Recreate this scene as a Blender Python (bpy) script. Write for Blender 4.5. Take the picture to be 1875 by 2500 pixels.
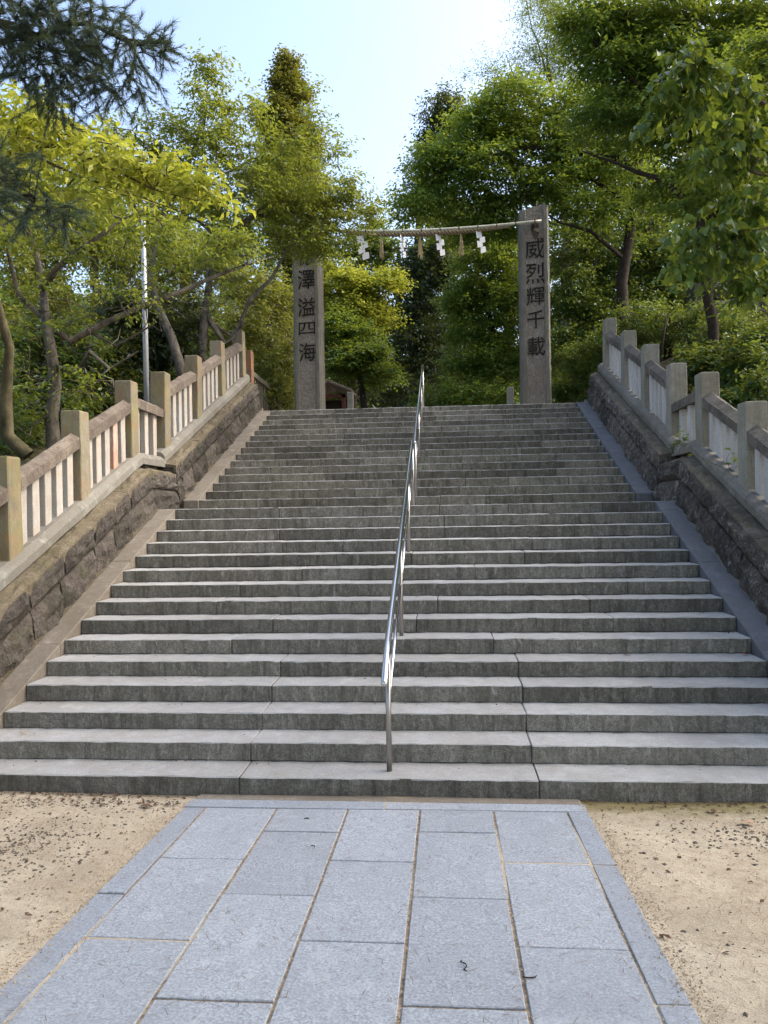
import bpy, bmesh, math, random
import numpy as np
from mathutils import Vector, Matrix

S = bpy.context.scene
for o in list(bpy.data.objects): bpy.data.objects.remove(o, do_unlink=True)
COL = S.collection
R = math.radians

# ---------------------------------------------------------------- camera
FPX = 1878.0                       # focal length in pixels of the 1875 x 2500 photograph
YAW, PITCH, ROLL = 0.080, 0.0, -0.016
CAM = np.array([0.482, 0.0, 2.017])
_f = np.array([-math.sin(YAW)*math.cos(PITCH), math.cos(YAW)*math.cos(PITCH), math.sin(PITCH)])
_r = np.array([math.cos(YAW), math.sin(YAW), 0.0]); _u = np.cross(_r, _f)
_r, _u = math.cos(ROLL)*_r + math.sin(ROLL)*_u, -math.sin(ROLL)*_r + math.cos(ROLL)*_u
cd = bpy.data.cameras.new('camera'); cam = bpy.data.objects.new('camera', cd); COL.objects.link(cam)
cd.sensor_fit = 'VERTICAL'; cd.sensor_height = 36.0; cd.lens = 36.0*FPX/2500.0
cd.clip_start = 0.05; cd.clip_end = 3000
M = Matrix(((_r[0], _u[0], -_f[0], CAM[0]), (_r[1], _u[1], -_f[1], CAM[1]), (_r[2], _u[2], -_f[2], CAM[2]), (0, 0, 0, 1)))
cam.matrix_world = M
S.camera = cam
S.render.resolution_x, S.render.resolution_y = 768, 1024

# ---------------------------------------------------------------- sky and sun
SUN_EL, SUN_AZ = R(45), R(82)      # azimuth measured clockwise from +Y (up the stairs)
w = bpy.data.worlds.new('World'); S.world = w; w.use_nodes = True
nt = w.node_tree; nt.nodes.clear()
wo = nt.nodes.new('ShaderNodeOutputWorld'); wb = nt.nodes.new('ShaderNodeBackground'); sk = nt.nodes.new('ShaderNodeTexSky')
sk.sky_type = 'NISHITA'; sk.sun_disc = False; sk.sun_elevation = SUN_EL; sk.sun_rotation = SUN_AZ
sk.air_density = 1.0; sk.dust_density = 5.0; sk.ozone_density = 1.0
wb.inputs['Strength'].default_value = 0.15
nt.links.new(sk.outputs[0], wb.inputs[0]); nt.links.new(wb.outputs[0], wo.inputs[0])
sl = bpy.data.lights.new('sun', 'SUN'); sl.energy = 0.75; sl.angle = R(14); sl.color = (1.0, 0.95, 0.86)
so = bpy.data.objects.new('sun', sl); COL.objects.link(so)
sd = Vector((math.sin(SUN_AZ)*math.cos(SUN_EL), math.cos(SUN_AZ)*math.cos(SUN_EL), math.sin(SUN_EL)))
so.rotation_euler = (-sd).to_track_quat('-Z', 'Y').to_euler(); so.location = (0, 0, 40)
S.view_settings.view_transform = 'Standard'; S.view_settings.look = 'None'
S.view_settings.gamma = 1.0; S.view_settings.use_curve_mapping = False
S.view_settings.exposure = 1.8

# ---------------------------------------------------------------- layout constants
H = 0.14; TR = 0.345; Y1 = 5.396; LAND = 0.67; SL = H/TR
Y16 = Y1 + 15*TR + LAND; Y15 = Y1 + 14*TR; Y30 = Y16 + 14*TR; TOP = 30*H
W = 3.19
def step_y(k): return Y1 + (k-1)*TR if k <= 15 else Y16 + (k-16)*TR
def nos(y):                                  # height of the line through the step edges
    if y <= Y15: return H + (y-Y1)*SL
    if y < Y16: return 15*H
    if y <= Y30: return 16*H + (y-Y16)*SL
    return TOP
def path_z(y): return 0.02 + 0.05*(Y1-y)
V = 1875/1659.0
def at(vx, vy, Y):                            # point at distance Y for survey coordinates (vx, vy)
    d = _f + (vx*V-937.5)/FPX*_r + (1250-vy*V)/FPX*_u
    return CAM + d*(Y/d[1])

# ---------------------------------------------------------------- materials
def new_mat(name):
    m = bpy.data.materials.new(name); m.use_nodes = True
    n = m.node_tree; n.nodes.clear()
    out = n.nodes.new('ShaderNodeOutputMaterial'); b = n.nodes.new('ShaderNodeBsdfPrincipled')
    n.links.new(b.outputs[0], out.inputs[0])
    return m, n, b, out
class NB:
    def __init__(s, n): s.n = n; s.L = n.links.new
    def node(s, t, **kw):
        x = s.n.nodes.new(t)
        for k, v in kw.items(): setattr(x, k, v)
        return x
    def pos(s): return s.node('ShaderNodeNewGeometry').outputs['Position']
    def scale(s, v, sc):
        m = s.node('ShaderNodeMapping'); m.inputs['Scale'].default_value = sc; s.L(v, m.inputs[0]); return m.outputs[0]
    def noise(s, v, scale, detail=4, rough=0.6, dist=0.0):
        x = s.node('ShaderNodeTexNoise'); x.inputs['Scale'].default_value = scale; x.inputs['Detail'].default_value = detail
        x.inputs['Roughness'].default_value = rough; x.inputs['Distortion'].default_value = dist; s.L(v, x.inputs['Vector']); return x.outputs['Fac']
    def ramp(s, f, stops):
        x = s.node('ShaderNodeValToRGB'); e = x.color_ramp.elements
        while len(e) < len(stops): e.new(0.5)
        for i, (p, c) in enumerate(stops):
            e[i].position = p; e[i].color = (c, c, c, 1) if not hasattr(c, '__len__') else (*c, 1)
        s.L(f, x.inputs[0]); return x.outputs[0]
    def mix(s, f, a, b, mode='MIX'):
        x = s.node('ShaderNodeMix', data_type='RGBA', blend_type=mode)
        for k, v in ((0, f), (6, a), (7, b)):
            if hasattr(v, 'is_linked') or isinstance(v, bpy.types.NodeSocket): s.L(v, x.inputs[k])
            elif k == 0: x.inputs[0].default_value = v
            else: x.inputs[k].default_value = (*v, 1)
        return x.outputs[2]
    def math(s, op, a, b=0.0):
        x = s.node('ShaderNodeMath', operation=op)
        for i, v in enumerate((a, b)):
            if isinstance(v, bpy.types.NodeSocket): s.L(v, x.inputs[i])
            else: x.inputs[i].default_value = v
        return x.outputs[0]
    def bump(s, h, bsdf, strength=0.3, dist=0.02):
        x = s.node('ShaderNodeBump'); x.inputs['Strength'].default_value = strength; x.inputs['Distance'].default_value = dist
        s.L(h, x.inputs['Height']); s.L(x.outputs[0], bsdf.inputs['Normal'])
    def rand(s): return s.node('ShaderNodeObjectInfo').outputs['Random']

def stone(name, base, stain, light, spk=160, stain_amt=0.6, streak=0.0, bump=0.25, vary=0.25, rough=0.85, lichen=None, lich_amt=0.5, big=1.3, bscale=22, moss=None, moss_amt=0.5, mott=1.0, spc=(0.72, 1.25), bd=0.02):
    m, n, b, out = new_mat(name); q = NB(n); p = q.pos()
    c = q.mix(q.ramp(q.noise(p, spk, 2, 0.7), [(0.32, 0.0), (0.68, 1.0)]), tuple(x*spc[0] for x in base), tuple(min(1, x*spc[1]) for x in base))
    st = q.ramp(q.noise(p, big, 7, 0.68, 0.6), [(0.38, 0.0), (0.66, 1.0)])
    c = q.mix(q.math('MULTIPLY', st, stain_amt), c, stain)
    fine = q.ramp(q.noise(p, 9, 6, 0.75, 0.3), [(0.42, 0.0), (0.62, 1.0)])
    c = q.mix(q.math('MULTIPLY', fine, stain_amt*0.7), c, stain)
    mid = q.ramp(q.noise(p, 34, 5, 0.8, 0.5), [(0.44, 0.0), (0.60, 1.0)])
    c = q.mix(q.math('MULTIPLY', mid, stain_amt*0.45*mott), c, tuple(x*0.75 for x in stain))
    if streak:
        sv = q.scale(p, (1, 1, 0.07))
        s1 = q.ramp(q.noise(sv, 13, 6, 0.75, 0.4), [(0.47, 0.0), (0.68, 1.0)])
        c = q.mix(q.math('MULTIPLY', s1, streak), c, tuple(x*0.55 for x in stain))
        s2 = q.ramp(q.noise(q.scale(p, (1, 1, 0.3)), 19, 6, 0.8, 0.6), [(0.54, 0.0), (0.66, 1.0)])
        c = q.mix(q.math('MULTIPLY', s2, streak*0.9), c, light)
    else:
        s2 = q.ramp(q.noise(p, 5.5, 6, 0.7), [(0.55, 0.0), (0.72, 1.0)])
        c = q.mix(q.math('MULTIPLY', s2, 0.5), c, light)
    if lichen:
        l1 = q.ramp(q.noise(q.scale(p, (1, 1, 0.45)), 3.2, 7, 0.75, 0.8), [(0.46, 0.0), (0.62, 1.0)])
        c = q.mix(q.math('MULTIPLY', l1, lich_amt), c, lichen)
    if moss:
        l1 = q.ramp(q.noise(q.scale(p, (1, 1, 1)), 4.7, 8, 0.8, 0.5), [(0.48, 0.0), (0.64, 1.0)])
        c = q.mix(q.math('MULTIPLY', l1, moss_amt), c, moss)
    rv = q.math('MULTIPLY_ADD', q.rand(), vary); q.n.nodes[-1].inputs[2].default_value = 1-vary/2
    hs = q.node('ShaderNodeHueSaturation'); q.L(c, hs.inputs['Color']); q.L(rv, hs.inputs['Value'])
    q.L(hs.outputs[0], b.inputs['Base Color']); b.inputs['Roughness'].default_value = rough; b.inputs['Specular IOR Level'].default_value = 0.3
    hb = q.math('ADD', q.noise(p, bscale, 6, 0.7), q.math('MULTIPLY', q.noise(p, spk, 2, 0.6), 0.25))
    q.bump(hb, b, bump, bd)
    return m

MAT = {}
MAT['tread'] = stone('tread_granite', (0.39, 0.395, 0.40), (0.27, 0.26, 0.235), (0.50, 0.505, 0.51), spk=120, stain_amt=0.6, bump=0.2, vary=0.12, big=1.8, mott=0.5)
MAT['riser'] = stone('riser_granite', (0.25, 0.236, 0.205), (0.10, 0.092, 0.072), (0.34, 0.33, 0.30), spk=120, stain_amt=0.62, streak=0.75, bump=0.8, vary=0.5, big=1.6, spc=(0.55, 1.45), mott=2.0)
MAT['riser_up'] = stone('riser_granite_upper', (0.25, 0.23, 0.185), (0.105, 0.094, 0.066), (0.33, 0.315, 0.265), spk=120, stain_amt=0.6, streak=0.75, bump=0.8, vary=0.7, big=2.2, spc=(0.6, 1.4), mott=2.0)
MAT['mortar'] = stone('mortar', (0.10, 0.09, 0.07), (0.04, 0.035, 0.03), (0.16, 0.15, 0.12))
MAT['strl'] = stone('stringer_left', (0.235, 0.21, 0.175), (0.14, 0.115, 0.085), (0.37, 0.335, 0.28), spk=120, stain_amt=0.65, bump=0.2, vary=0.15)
MAT['strr'] = stone('stringer_right', (0.165, 0.17, 0.185), (0.085, 0.085, 0.09), (0.25, 0.255, 0.27), spk=190, stain_amt=0.5, bump=0.12, vary=0.15, rough=0.6)
MAT['walll'] = stone('wall_stone_left', (0.125, 0.105, 0.09), (0.020, 0.018, 0.015), (0.30, 0.265, 0.245), spk=60, stain_amt=0.85, streak=0.25, bump=1.0, vary=0.6, bscale=13, moss=(0.05, 0.055, 0.022), moss_amt=0.5, bd=0.04)
MAT['wallr'] = stone('wall_stone_right', (0.185, 0.16, 0.135), (0.032, 0.028, 0.023), (0.50, 0.47, 0.43), spk=60, stain_amt=0.85, streak=0.7, bump=1.0, vary=0.5, bscale=13, bd=0.04)
MAT['ledgel'] = stone('ledge_left', (0.205, 0.17, 0.12), (0.07, 0.058, 0.036), (0.31, 0.27, 0.215), spk=60, stain_amt=0.7, bump=0.9, vary=0.3, bscale=14, moss=(0.11, 0.10, 0.035), moss_amt=0.5, bd=0.03)
MAT['ledger'] = stone('ledge_right', (0.205, 0.175, 0.135), (0.06, 0.052, 0.036), (0.38, 0.35, 0.30), spk=60, stain_amt=0.7, bump=0.9, vary=0.3, bscale=14, moss=(0.07, 0.065, 0.028), moss_amt=0.4, bd=0.03)
MAT['postl'] = stone('post_left', (0.245, 0.225, 0.175), (0.16, 0.135, 0.085), (0.47, 0.45, 0.36), spk=120, stain_amt=0.6, streak=0.3, bump=0.3, vary=0.15, lichen=(0.25, 0.235, 0.10), lich_amt=0.65, moss=(0.30, 0.16, 0.075), moss_amt=0.5)
MAT['postred'] = stone('post_rusty', (0.33, 0.20, 0.13), (0.16, 0.12, 0.08), (0.36, 0.30, 0.23), spk=120, stain_amt=0.4, bump=0.3, lichen=(0.42, 0.17, 0.075), lich_amt=0.85)
MAT['postr'] = stone('post_right', (0.315, 0.305, 0.265), (0.175, 0.165, 0.125), (0.42, 0.41, 0.38), spk=120, stain_amt=0.6, streak=0.35, bump=0.3, vary=0.2)
MAT['slatl'] = stone('slat_left', (0.44, 0.43, 0.405), (0.33, 0.27, 0.205), (0.70, 0.69, 0.66), spk=110, stain_amt=0.45, streak=0.3, bump=0.2, vary=0.15, lichen=(0.40, 0.30, 0.21), lich_amt=0.4, mott=0.5)
MAT['slatrust'] = stone('slat_rust', (0.50, 0.40, 0.34), (0.36, 0.20, 0.13), (0.6, 0.55, 0.5), spk=110, stain_amt=0.45, bump=0.2, lichen=(0.46, 0.15, 0.06), lich_amt=0.95)
MAT['slatr'] = stone('slat_right', (0.52, 0.52, 0.52), (0.36, 0.345, 0.32), (0.70, 0.70, 0.69), spk=110, stain_amt=0.35, streak=0.25, bump=0.2, vary=0.12, mott=0.5)
MAT['raill'] = stone('rail_left', (0.24, 0.205, 0.165), (0.09, 0.068, 0.055), (0.42, 0.37, 0.31), spk=90, stain_amt=0.8, streak=0.3, bump=0.6, vary=0.25, big=2.6)
MAT['railr'] = stone('rail_right', (0.20, 0.18, 0.15), (0.06, 0.052, 0.044), (0.34, 0.32, 0.28), spk=90, stain_amt=0.8, streak=0.2, bump=0.6, vary=0.25, big=2.6)
MAT['beaml'] = stone('beam_left', (0.215, 0.21, 0.19), (0.155, 0.14, 0.11), (0.43, 0.43, 0.40), spk=120, stain_amt=0.65, bump=0.35, vary=0.2)
MAT['beamr'] = stone('beam_right', (0.24, 0.225, 0.195), (0.125, 0.115, 0.095), (0.40, 0.385, 0.36), spk=120, stain_amt=0.65, bump=0.35, vary=0.2)
MAT['path'] = stone('path_granite', (0.315, 0.345, 0.385), (0.25, 0.272, 0.30), (0.43, 0.46, 0.50), spk=85, stain_amt=0.45, bump=0.25, vary=0.15, rough=0.75, big=1.1, spc=(0.62, 1.38), mott=0.6)
MAT['pathedge'] = stone('path_border_granite', (0.275, 0.31, 0.36), (0.24, 0.25, 0.265), (0.40, 0.415, 0.44), spk=85, stain_amt=0.4, bump=0.25, vary=0.12, rough=0.7, spc=(0.68, 1.32), mott=0.6)
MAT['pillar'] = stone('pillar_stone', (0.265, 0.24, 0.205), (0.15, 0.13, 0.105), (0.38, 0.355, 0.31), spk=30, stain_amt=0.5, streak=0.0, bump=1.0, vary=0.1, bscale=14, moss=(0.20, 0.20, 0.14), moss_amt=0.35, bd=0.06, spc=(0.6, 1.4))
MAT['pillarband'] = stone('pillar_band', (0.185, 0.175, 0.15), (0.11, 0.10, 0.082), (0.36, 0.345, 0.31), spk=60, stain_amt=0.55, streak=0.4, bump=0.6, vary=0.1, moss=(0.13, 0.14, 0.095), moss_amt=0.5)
MAT['backwall'] = stone('back_wall_stone', (0.10, 0.095, 0.085), (0.03, 0.03, 0.026), (0.17, 0.165, 0.15), spk=50, stain_amt=0.7, bump=0.8, vary=0.5, moss=(0.03, 0.045, 0.018), moss_amt=0.6)

def simple(name, col, rough=0.7, metal=0.0, var=0.25, scale=8, bump=0.0, spec=0.3, stretch=(1, 1, 1)):
    m, n, b, out = new_mat(name); q = NB(n); p = q.scale(q.pos(), stretch)
    f = q.ramp(q.noise(p, scale, 5, 0.65), [(0.3, 0.0), (0.7, 1.0)])
    q.L(q.mix(f, tuple(x*(1-var) for x in col), tuple(min(1, x*(1+var)) for x in col)), b.inputs['Base Color'])
    b.inputs['Roughness'].default_value = rough; b.inputs['Metallic'].default_value = metal; b.inputs['Specular IOR Level'].default_value = spec
    if bump: q.bump(q.noise(p, scale*3, 5, 0.7), b, bump, 0.02)
    return m
MAT['jointsand'] = simple('joint_sand', (0.27, 0.21, 0.145), 0.95, var=0.7, scale=30)
MAT['ink'] = simple('carved_black', (0.014, 0.012, 0.011), 0.9, var=0.4)
MAT['stainmark'] = simple('dark_stain', (0.05, 0.04, 0.033), 0.9, var=0.4)
MAT['steel'] = simple('stainless_steel', (0.62, 0.62, 0.61), 0.16, 1.0, var=0.05, scale=30, stretch=(6, 1, 0.2))
MAT['steel_post'] = simple('brushed_steel', (0.36, 0.335, 0.31), 0.3, 1.0, var=0.10, scale=60, stretch=(4, 4, 0.1))
MAT['bamboo'] = simple('bamboo', (0.42, 0.41, 0.32), 0.45, var=0.2, scale=6)
MAT['node'] = simple('bamboo_node', (0.07, 0.055, 0.035), 0.7)
MAT['straw'] = simple('straw', (0.40, 0.31, 0.17), 0.9, var=0.4, scale=30)
MAT['rope'] = simple('rope', (0.20, 0.155, 0.095), 0.95, var=0.4, scale=40, bump=0.5)
MAT['paper'] = simple('paper', (0.72, 0.72, 0.74), 0.8, var=0.03)
MAT['polemetal'] = simple('pale_metal', (0.33, 0.345, 0.375), 0.45, 0.3, var=0.1)
MAT['bark_grey'] = simple('bark_grey', (0.105, 0.092, 0.074), 0.95, var=0.75, scale=9, bump=0.8, stretch=(1, 1, 0.6))
MAT['bark_moss'] = simple('bark_moss', (0.075, 0.066, 0.036), 0.95, var=0.65, scale=7, bump=0.8, stretch=(1, 1, 0.6))
MAT['bark_dark'] = simple('bark_dark', (0.032, 0.024, 0.018), 0.95, var=0.5, scale=9, bump=0.7)
MAT['wood_red'] = simple('red_brown_wood', (0.12, 0.045, 0.028), 0.8, var=0.3)
MAT['roofing'] = simple('weathered_roof', (0.17, 0.14, 0.11), 0.85, var=0.3, bump=0.3)
MAT['dark_wood'] = simple('dark_wood', (0.03, 0.022, 0.018), 0.9, var=0.3)
MAT['fence_wood'] = simple('grey_wood', (0.155, 0.14, 0.105), 0.9, var=0.35, scale=12, bump=0.3, stretch=(1, 1, 0.2))
MAT['gravel'] = simple('gravel', (0.125, 0.105, 0.082), 0.95, var=0.6, scale=40)
MAT['grit'] = simple('grit', (0.40, 0.32, 0.225), 0.95, var=0.6, scale=60)
MAT['needle_dry'] = simple('dry_needle', (0.16, 0.105, 0.06), 0.95, var=0.4, scale=20)
MAT['litter'] = simple('leaf_litter', (0.10, 0.06, 0.035), 0.95, var=0.6, scale=25)
MAT['dry_leaf'] = simple('dry_leaf', (0.42, 0.29, 0.19), 0.9, var=0.2, scale=20)
MAT['red_leaf'] = simple('red_leaf', (0.22, 0.045, 0.03), 0.8, var=0.3, scale=20)
MAT['dark_twig'] = simple('dark_twig', (0.03, 0.022, 0.017), 0.9, var=0.3)

def leafmat(name, dark, mid, bright, trans=0.45, rough=0.45):
    m, n, b, out = new_mat(name); q = NB(n)
    a = q.node('ShaderNodeAttribute'); a.attribute_name = 'tint'
    c = q.ramp(a.outputs['Fac'], [(0.0, dark), (0.5, mid), (1.0, bright)])
    q.L(c, b.inputs['Base Color']); b.inputs['Roughness'].default_value = rough; b.inputs['Specular IOR Level'].default_value = 0.35
    t = q.node('ShaderNodeBsdfTranslucent'); q.L(q.mix(0.35, c, (0.5, 0.5, 0.02), 'MIX'), t.inputs[0])
    x = q.node('ShaderNodeMixShader'); x.inputs[0].default_value = trans
    q.L(b.outputs[0], x.inputs[1]); q.L(t.outputs[0], x.inputs[2]); q.L(x.outputs[0], out.inputs[0])
    return m
MAT['lf_yellow'] = leafmat('leaf_yellow', (0.11, 0.16, 0.025), (0.27, 0.31, 0.04), (0.48, 0.47, 0.08), 0.5)
MAT['lf_cherry'] = leafmat('leaf_cherry', (0.063, 0.105, 0.022), (0.14, 0.196, 0.037), (0.28, 0.295, 0.049), 0.45)
MAT['lf_olive'] = leafmat('leaf_olive', (0.067, 0.094, 0.027), (0.161, 0.188, 0.047), (0.323, 0.296, 0.081), 0.4)
MAT['lf_green'] = leafmat('leaf_green', (0.039, 0.093, 0.022), (0.093, 0.178, 0.034), (0.202, 0.296, 0.047), 0.42)
MAT['lf_deep'] = leafmat('leaf_deep', (0.02, 0.055, 0.02), (0.052, 0.113, 0.035), (0.122, 0.209, 0.046), 0.35)
MAT['lf_dark'] = leafmat('leaf_dark', (0.01, 0.024, 0.014), (0.022, 0.048, 0.024), (0.054, 0.09, 0.036), 0.25)
MAT['lf_cedar'] = leafmat('leaf_cedar', (0.05, 0.065, 0.018), (0.12, 0.125, 0.03), (0.24, 0.20, 0.055), 0.3)
MAT['lf_pine'] = leafmat('leaf_pine', (0.014, 0.034, 0.028), (0.032, 0.066, 0.052), (0.075, 0.125, 0.085), 0.15)
MAT['lf_big'] = leafmat('leaf_big', (0.03, 0.078, 0.019), (0.066, 0.144, 0.031), (0.156, 0.24, 0.042), 0.4, 0.4)
MAT['lf_pale'] = leafmat('leaf_pale', (0.06, 0.11, 0.03), (0.13, 0.20, 0.05), (0.24, 0.30, 0.08), 0.45)

def ground_mat():
    m, n, b, out = new_mat('sandy_ground'); q = NB(n); p = q.pos()
    sand = q.mix(q.ramp(q.noise(p, 2.3, 6, 0.65, 0.4), [(0.35, 0.0), (0.68, 1.0)]), (0.35, 0.295, 0.215), (0.52, 0.455, 0.345))
    sand = q.mix(q.math('MULTIPLY', q.ramp(q.noise(p, 26, 5, 0.75), [(0.5, 0.0), (0.66, 1.0)]), 0.5), sand, (0.27, 0.205, 0.14))
    sand = q.mix(q.math('MULTIPLY', q.ramp(q.noise(p, 150, 3, 0.7), [(0.5, 0.0), (0.72, 1.0)]), 0.5), sand, (0.72, 0.62, 0.49))
    soil = q.mix(q.ramp(q.noise(p, 3, 7, 0.7), [(0.35, 0.0), (0.65, 1.0)]), (0.035, 0.028, 0.018), (0.075, 0.07, 0.03))
    sp = q.node('ShaderNodeSeparateXYZ'); q.L(p, sp.inputs[0])
    back = q.ramp(q.math('ADD', sp.outputs['Y'], q.math('MULTIPLY', q.noise(p, 3, 4), 0.2)), [(0.0, 0.0), (1.0, 1.0)])
    bm = q.math('GREATER_THAN', sp.outputs['Y'], 5.44)
    # moss growing along the foot of the right-hand steps
    my = q.math('ADD', sp.outputs['Y'], q.math('MULTIPLY', q.noise(p, 5, 6, 0.7), 0.55))
    mm = q.math('MULTIPLY', q.ramp(q.math('SUBTRACT', my, 4.9), [(0.42, 0.0), (0.64, 1.0)]), q.math('GREATER_THAN', sp.outputs['X'], 1.0))
    sand = q.mix(q.math('MULTIPLY', mm, 0.75), sand, (0.15, 0.125, 0.03))
    q.L(q.mix(bm, sand, soil), b.inputs['Base Color']); b.inputs['Roughness'].default_value = 0.95; b.inputs['Specular IOR Level'].default_value = 0.15
    q.bump(q.math('ADD', q.noise(p, 14, 6, 0.75), q.math('MULTIPLY', q.noise(p, 90, 3, 0.7), 0.4)), b, 0.6, 0.03)
    return m
MAT['ground'] = ground_mat()
MAT['plateau'] = simple('plateau_gravel', (0.30, 0.27, 0.22), 0.95, var=0.3, scale=12, bump=0.4)

# ---------------------------------------------------------------- helpers
def link(name, me, parent=None, label=None, cat=None, group=None, kind=None):
    o = bpy.data.objects.new(name, me); COL.objects.link(o)
    if parent is not None: o.parent = parent
    if label: o['label'] = label
    if cat: o['category'] = cat
    if group: o['group'] = group
    if kind: o['kind'] = kind
    return o
def thing(name, label, cat, group=None, loc=(0, 0, 0)):
    o = link(name, None, None, label, cat, group); o.location = loc; o.empty_display_size = 0.1
    return o
def mesh_from(name, verts, faces, mats, smooth=False, midx=None):
    me = bpy.data.meshes.new(name); me.from_pydata([tuple(map(float, v)) for v in verts], [], [tuple(map(int, f)) for f in faces])
    for m in (mats if isinstance(mats, (list, tuple)) else [mats]): me.materials.append(MAT[m])
    if midx is not None: me.polygons.foreach_set('material_index', midx)
    if smooth: me.polygons.foreach_set('use_smooth', [True]*len(me.polygons))
    me.update(); return me
def box_mesh(name, x0, x1, y0, y1, z0, z1, mats, bev=0.008, fn=None, seg=1, cuts=0, topmat=None, seed=None, jit=0.0):
    bm = bmesh.new(); bmesh.ops.create_cube(bm, size=1.0)
    for v in bm.verts:
        v.co = Vector(((x0+x1)/2+v.co.x*(x1-x0), (y0+y1)/2+v.co.y*(y1-y0), (z0+z1)/2+v.co.z*(z1-z0)))
    if cuts: bmesh.ops.subdivide_edges(bm, edges=[e for e in bm.edges if abs((e.verts[0].co-e.verts[1].co)[cuts[0]]) > 1e-5], cuts=cuts[1])
    if bev: bmesh.ops.bevel(bm, geom=[e for e in bm.edges if e.calc_face_angle(0) > 0.5], offset=bev, segments=seg, affect='EDGES', profile=0.6)
    if jit:
        rr = random.Random(seed)
        for v in bm.verts: v.co += Vector((rr.uniform(-jit, jit), rr.uniform(-jit, jit), rr.uniform(-jit, jit)))
    bm.normal_update()
    if topmat is not None:
        for f in bm.faces:
            if f.normal.z > 0.35: f.material_index = topmat
    if fn:
        for v in bm.verts: v.co = Vector(fn(v.co))
    me = bpy.data.meshes.new(name); bm.to_mesh(me); bm.free()
    for m in (mats if isinstance(mats, (list, tuple)) else [mats]): me.materials.append(MAT[m])
    return me
def tube_data(pts, rad, n=8, cap=True):
    pts = [np.array(p, float) for p in pts]; k = len(pts); V_, F_ = [], []
    ref = None
    for i, p in enumerate(pts):
        d = pts[min(i+1, k-1)]-pts[max(i-1, 0)]; d = d/(np.linalg.norm(d)+1e-9)
        if ref is None:
            ref = np.array([1., 0, 0]) if abs(d[0]) < 0.8 else np.array([0, 1., 0])
        a = ref-d*(ref@d); a /= np.linalg.norm(a)+1e-9; b = np.cross(d, a); ref = a
        r_ = rad[i] if hasattr(rad, '__len__') else rad
        for j in range(n):
            t = 2*math.pi*j/n; V_.append(p+r_*(math.cos(t)*a+math.sin(t)*b))
    for i in range(k-1):
        for j in range(n):
            F_.append((i*n+j, i*n+(j+1) % n, (i+1)*n+(j+1) % n, (i+1)*n+j))
    if cap: F_.append(tuple(range(n-1, -1, -1))); F_.append(tuple((k-1)*n+j for j in range(n)))
    return V_, F_
def tube(name, pts, rad, mat, parent=None, n=8, smooth=True, **kw):
    v, f = tube_data(pts, rad, n); return link(name, mesh_from(name, v, f, mat, smooth), parent, **kw)
def join_data(parts):
    V_, F_ = [], []
    for v, f in parts:
        o = len(V_); V_ += list(v); F_ += [tuple(i+o for i in ff) for ff in f]
    return V_, F_

# ================================================================ ground
def gz(x, y):
    ax = abs(x)
    nz = 0.012*math.sin(2.1*x+1.3*y)+0.010*math.sin(3.7*y-1.9*x)
    if y < 5.42:
        z = path_z(y)-0.012+nz*0.5 if y > -6 else path_z(-6)-0.012+nz
        if ax > 3.95 and y > 4.7: z = z+(y-4.7)/0.6*0.8*min(1, (ax-3.95)/0.1)
        return z
    yy = min(y, Y30+0.1); base = nos(yy)
    if ax < 3.95:
        return base-0.55 if y < Y30+0.25 else TOP-0.02
    t = min(1.0, (ax-3.95)/0.25)
    bank = base+0.66-(0.66 if y > Y30+0.6 else 0)*min(1, max(0, (y-Y30-0.6)/0.8))
    rise = max(0, ax-4.6)*(0.34 if x > 0 else 0.10)
    rise = min(rise, 6.0)*(1.0 if y < 40 else 0.6)
    return (base-0.55 if y < Y30+0.25 else TOP-0.02)*(1-t)+(bank+rise+nz*4)*t
gx = sorted(set([-900, -300, -120, -60, -40, -30, -24, -20, -16, -13, -11] + [round(-10+0.35*i, 3) for i in range(58)] + [-4.2, -3.96, -3.94, 3.94, 3.96, 4.2] + [11, 13, 16, 20, 24, 30, 40, 60, 120, 300, 900]))
gy = sorted(set([-900, -200, -60, -30, -15, -8] + [round(-4+0.3*i, 3) for i in range(32)] + [5.299, 5.41, 5.43] + [round(5.7+0.4*i, 3) for i in range(40)] + [Y30+0.24, Y30+0.26, 22.5, 24, 26, 28, 31, 35, 40, 50, 70, 120, 300, 1500]))
GV = [(x, y, gz(x, y)) for y in gy for x in gx]; nx = len(gx)
GF = [(j*nx+i, j*nx+i+1, (j+1)*nx+i+1, (j+1)*nx+i) for j in range(len(gy)-1) for i in range(nx-1)]
link('ground', mesh_from('ground', GV, GF, 'ground', True), kind='structure')

# ================================================================ paved path
path = thing('paved_path', None, None); path['kind'] = 'structure'
rnd = random.Random(4)
def slab(x0, x1, y0, y1, mat='path', top=0.0, name='paving_slab'):
    g = 0.0045 + rnd.uniform(0, 0.002); dz = rnd.uniform(-0.002, 0.002)
    tx, ty = rnd.uniform(-.002, .002), rnd.uniform(-.002, .002)
    xc, yc = (x0+x1)/2, (y0+y1)/2
    me = box_mesh(name, x0+g, x1-g, y0+g*1.3, y1-g*1.3, -0.08, 0.0, mat, 0.004, cuts=(0, 3), seed=rnd.random(), jit=0.0012,
                  fn=lambda c: (c.x, c.y, c.z+path_z(c.y)+top+dz+tx*(c.x-xc)+ty*(c.y-yc)))
    return link(name, me, path)
cx_ = [-1.170, -0.680, -0.200, 0.279, 0.762, 1.243]
ys = {0: [5.105, 4.243, 3.345, 2.45, 1.5, 0.6], 1: [5.105, 4.685, 3.815, 2.905, 2.0, 1.1], 2: [5.11, 4.255, 3.375, 2.45, 1.55, 0.6],
      3: [5.115, 4.715, 3.83, 2.912, 2.0, 1.1], 4: [5.12, 4.28, 3.375, 2.45, 1.5, 0.6]}
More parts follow.
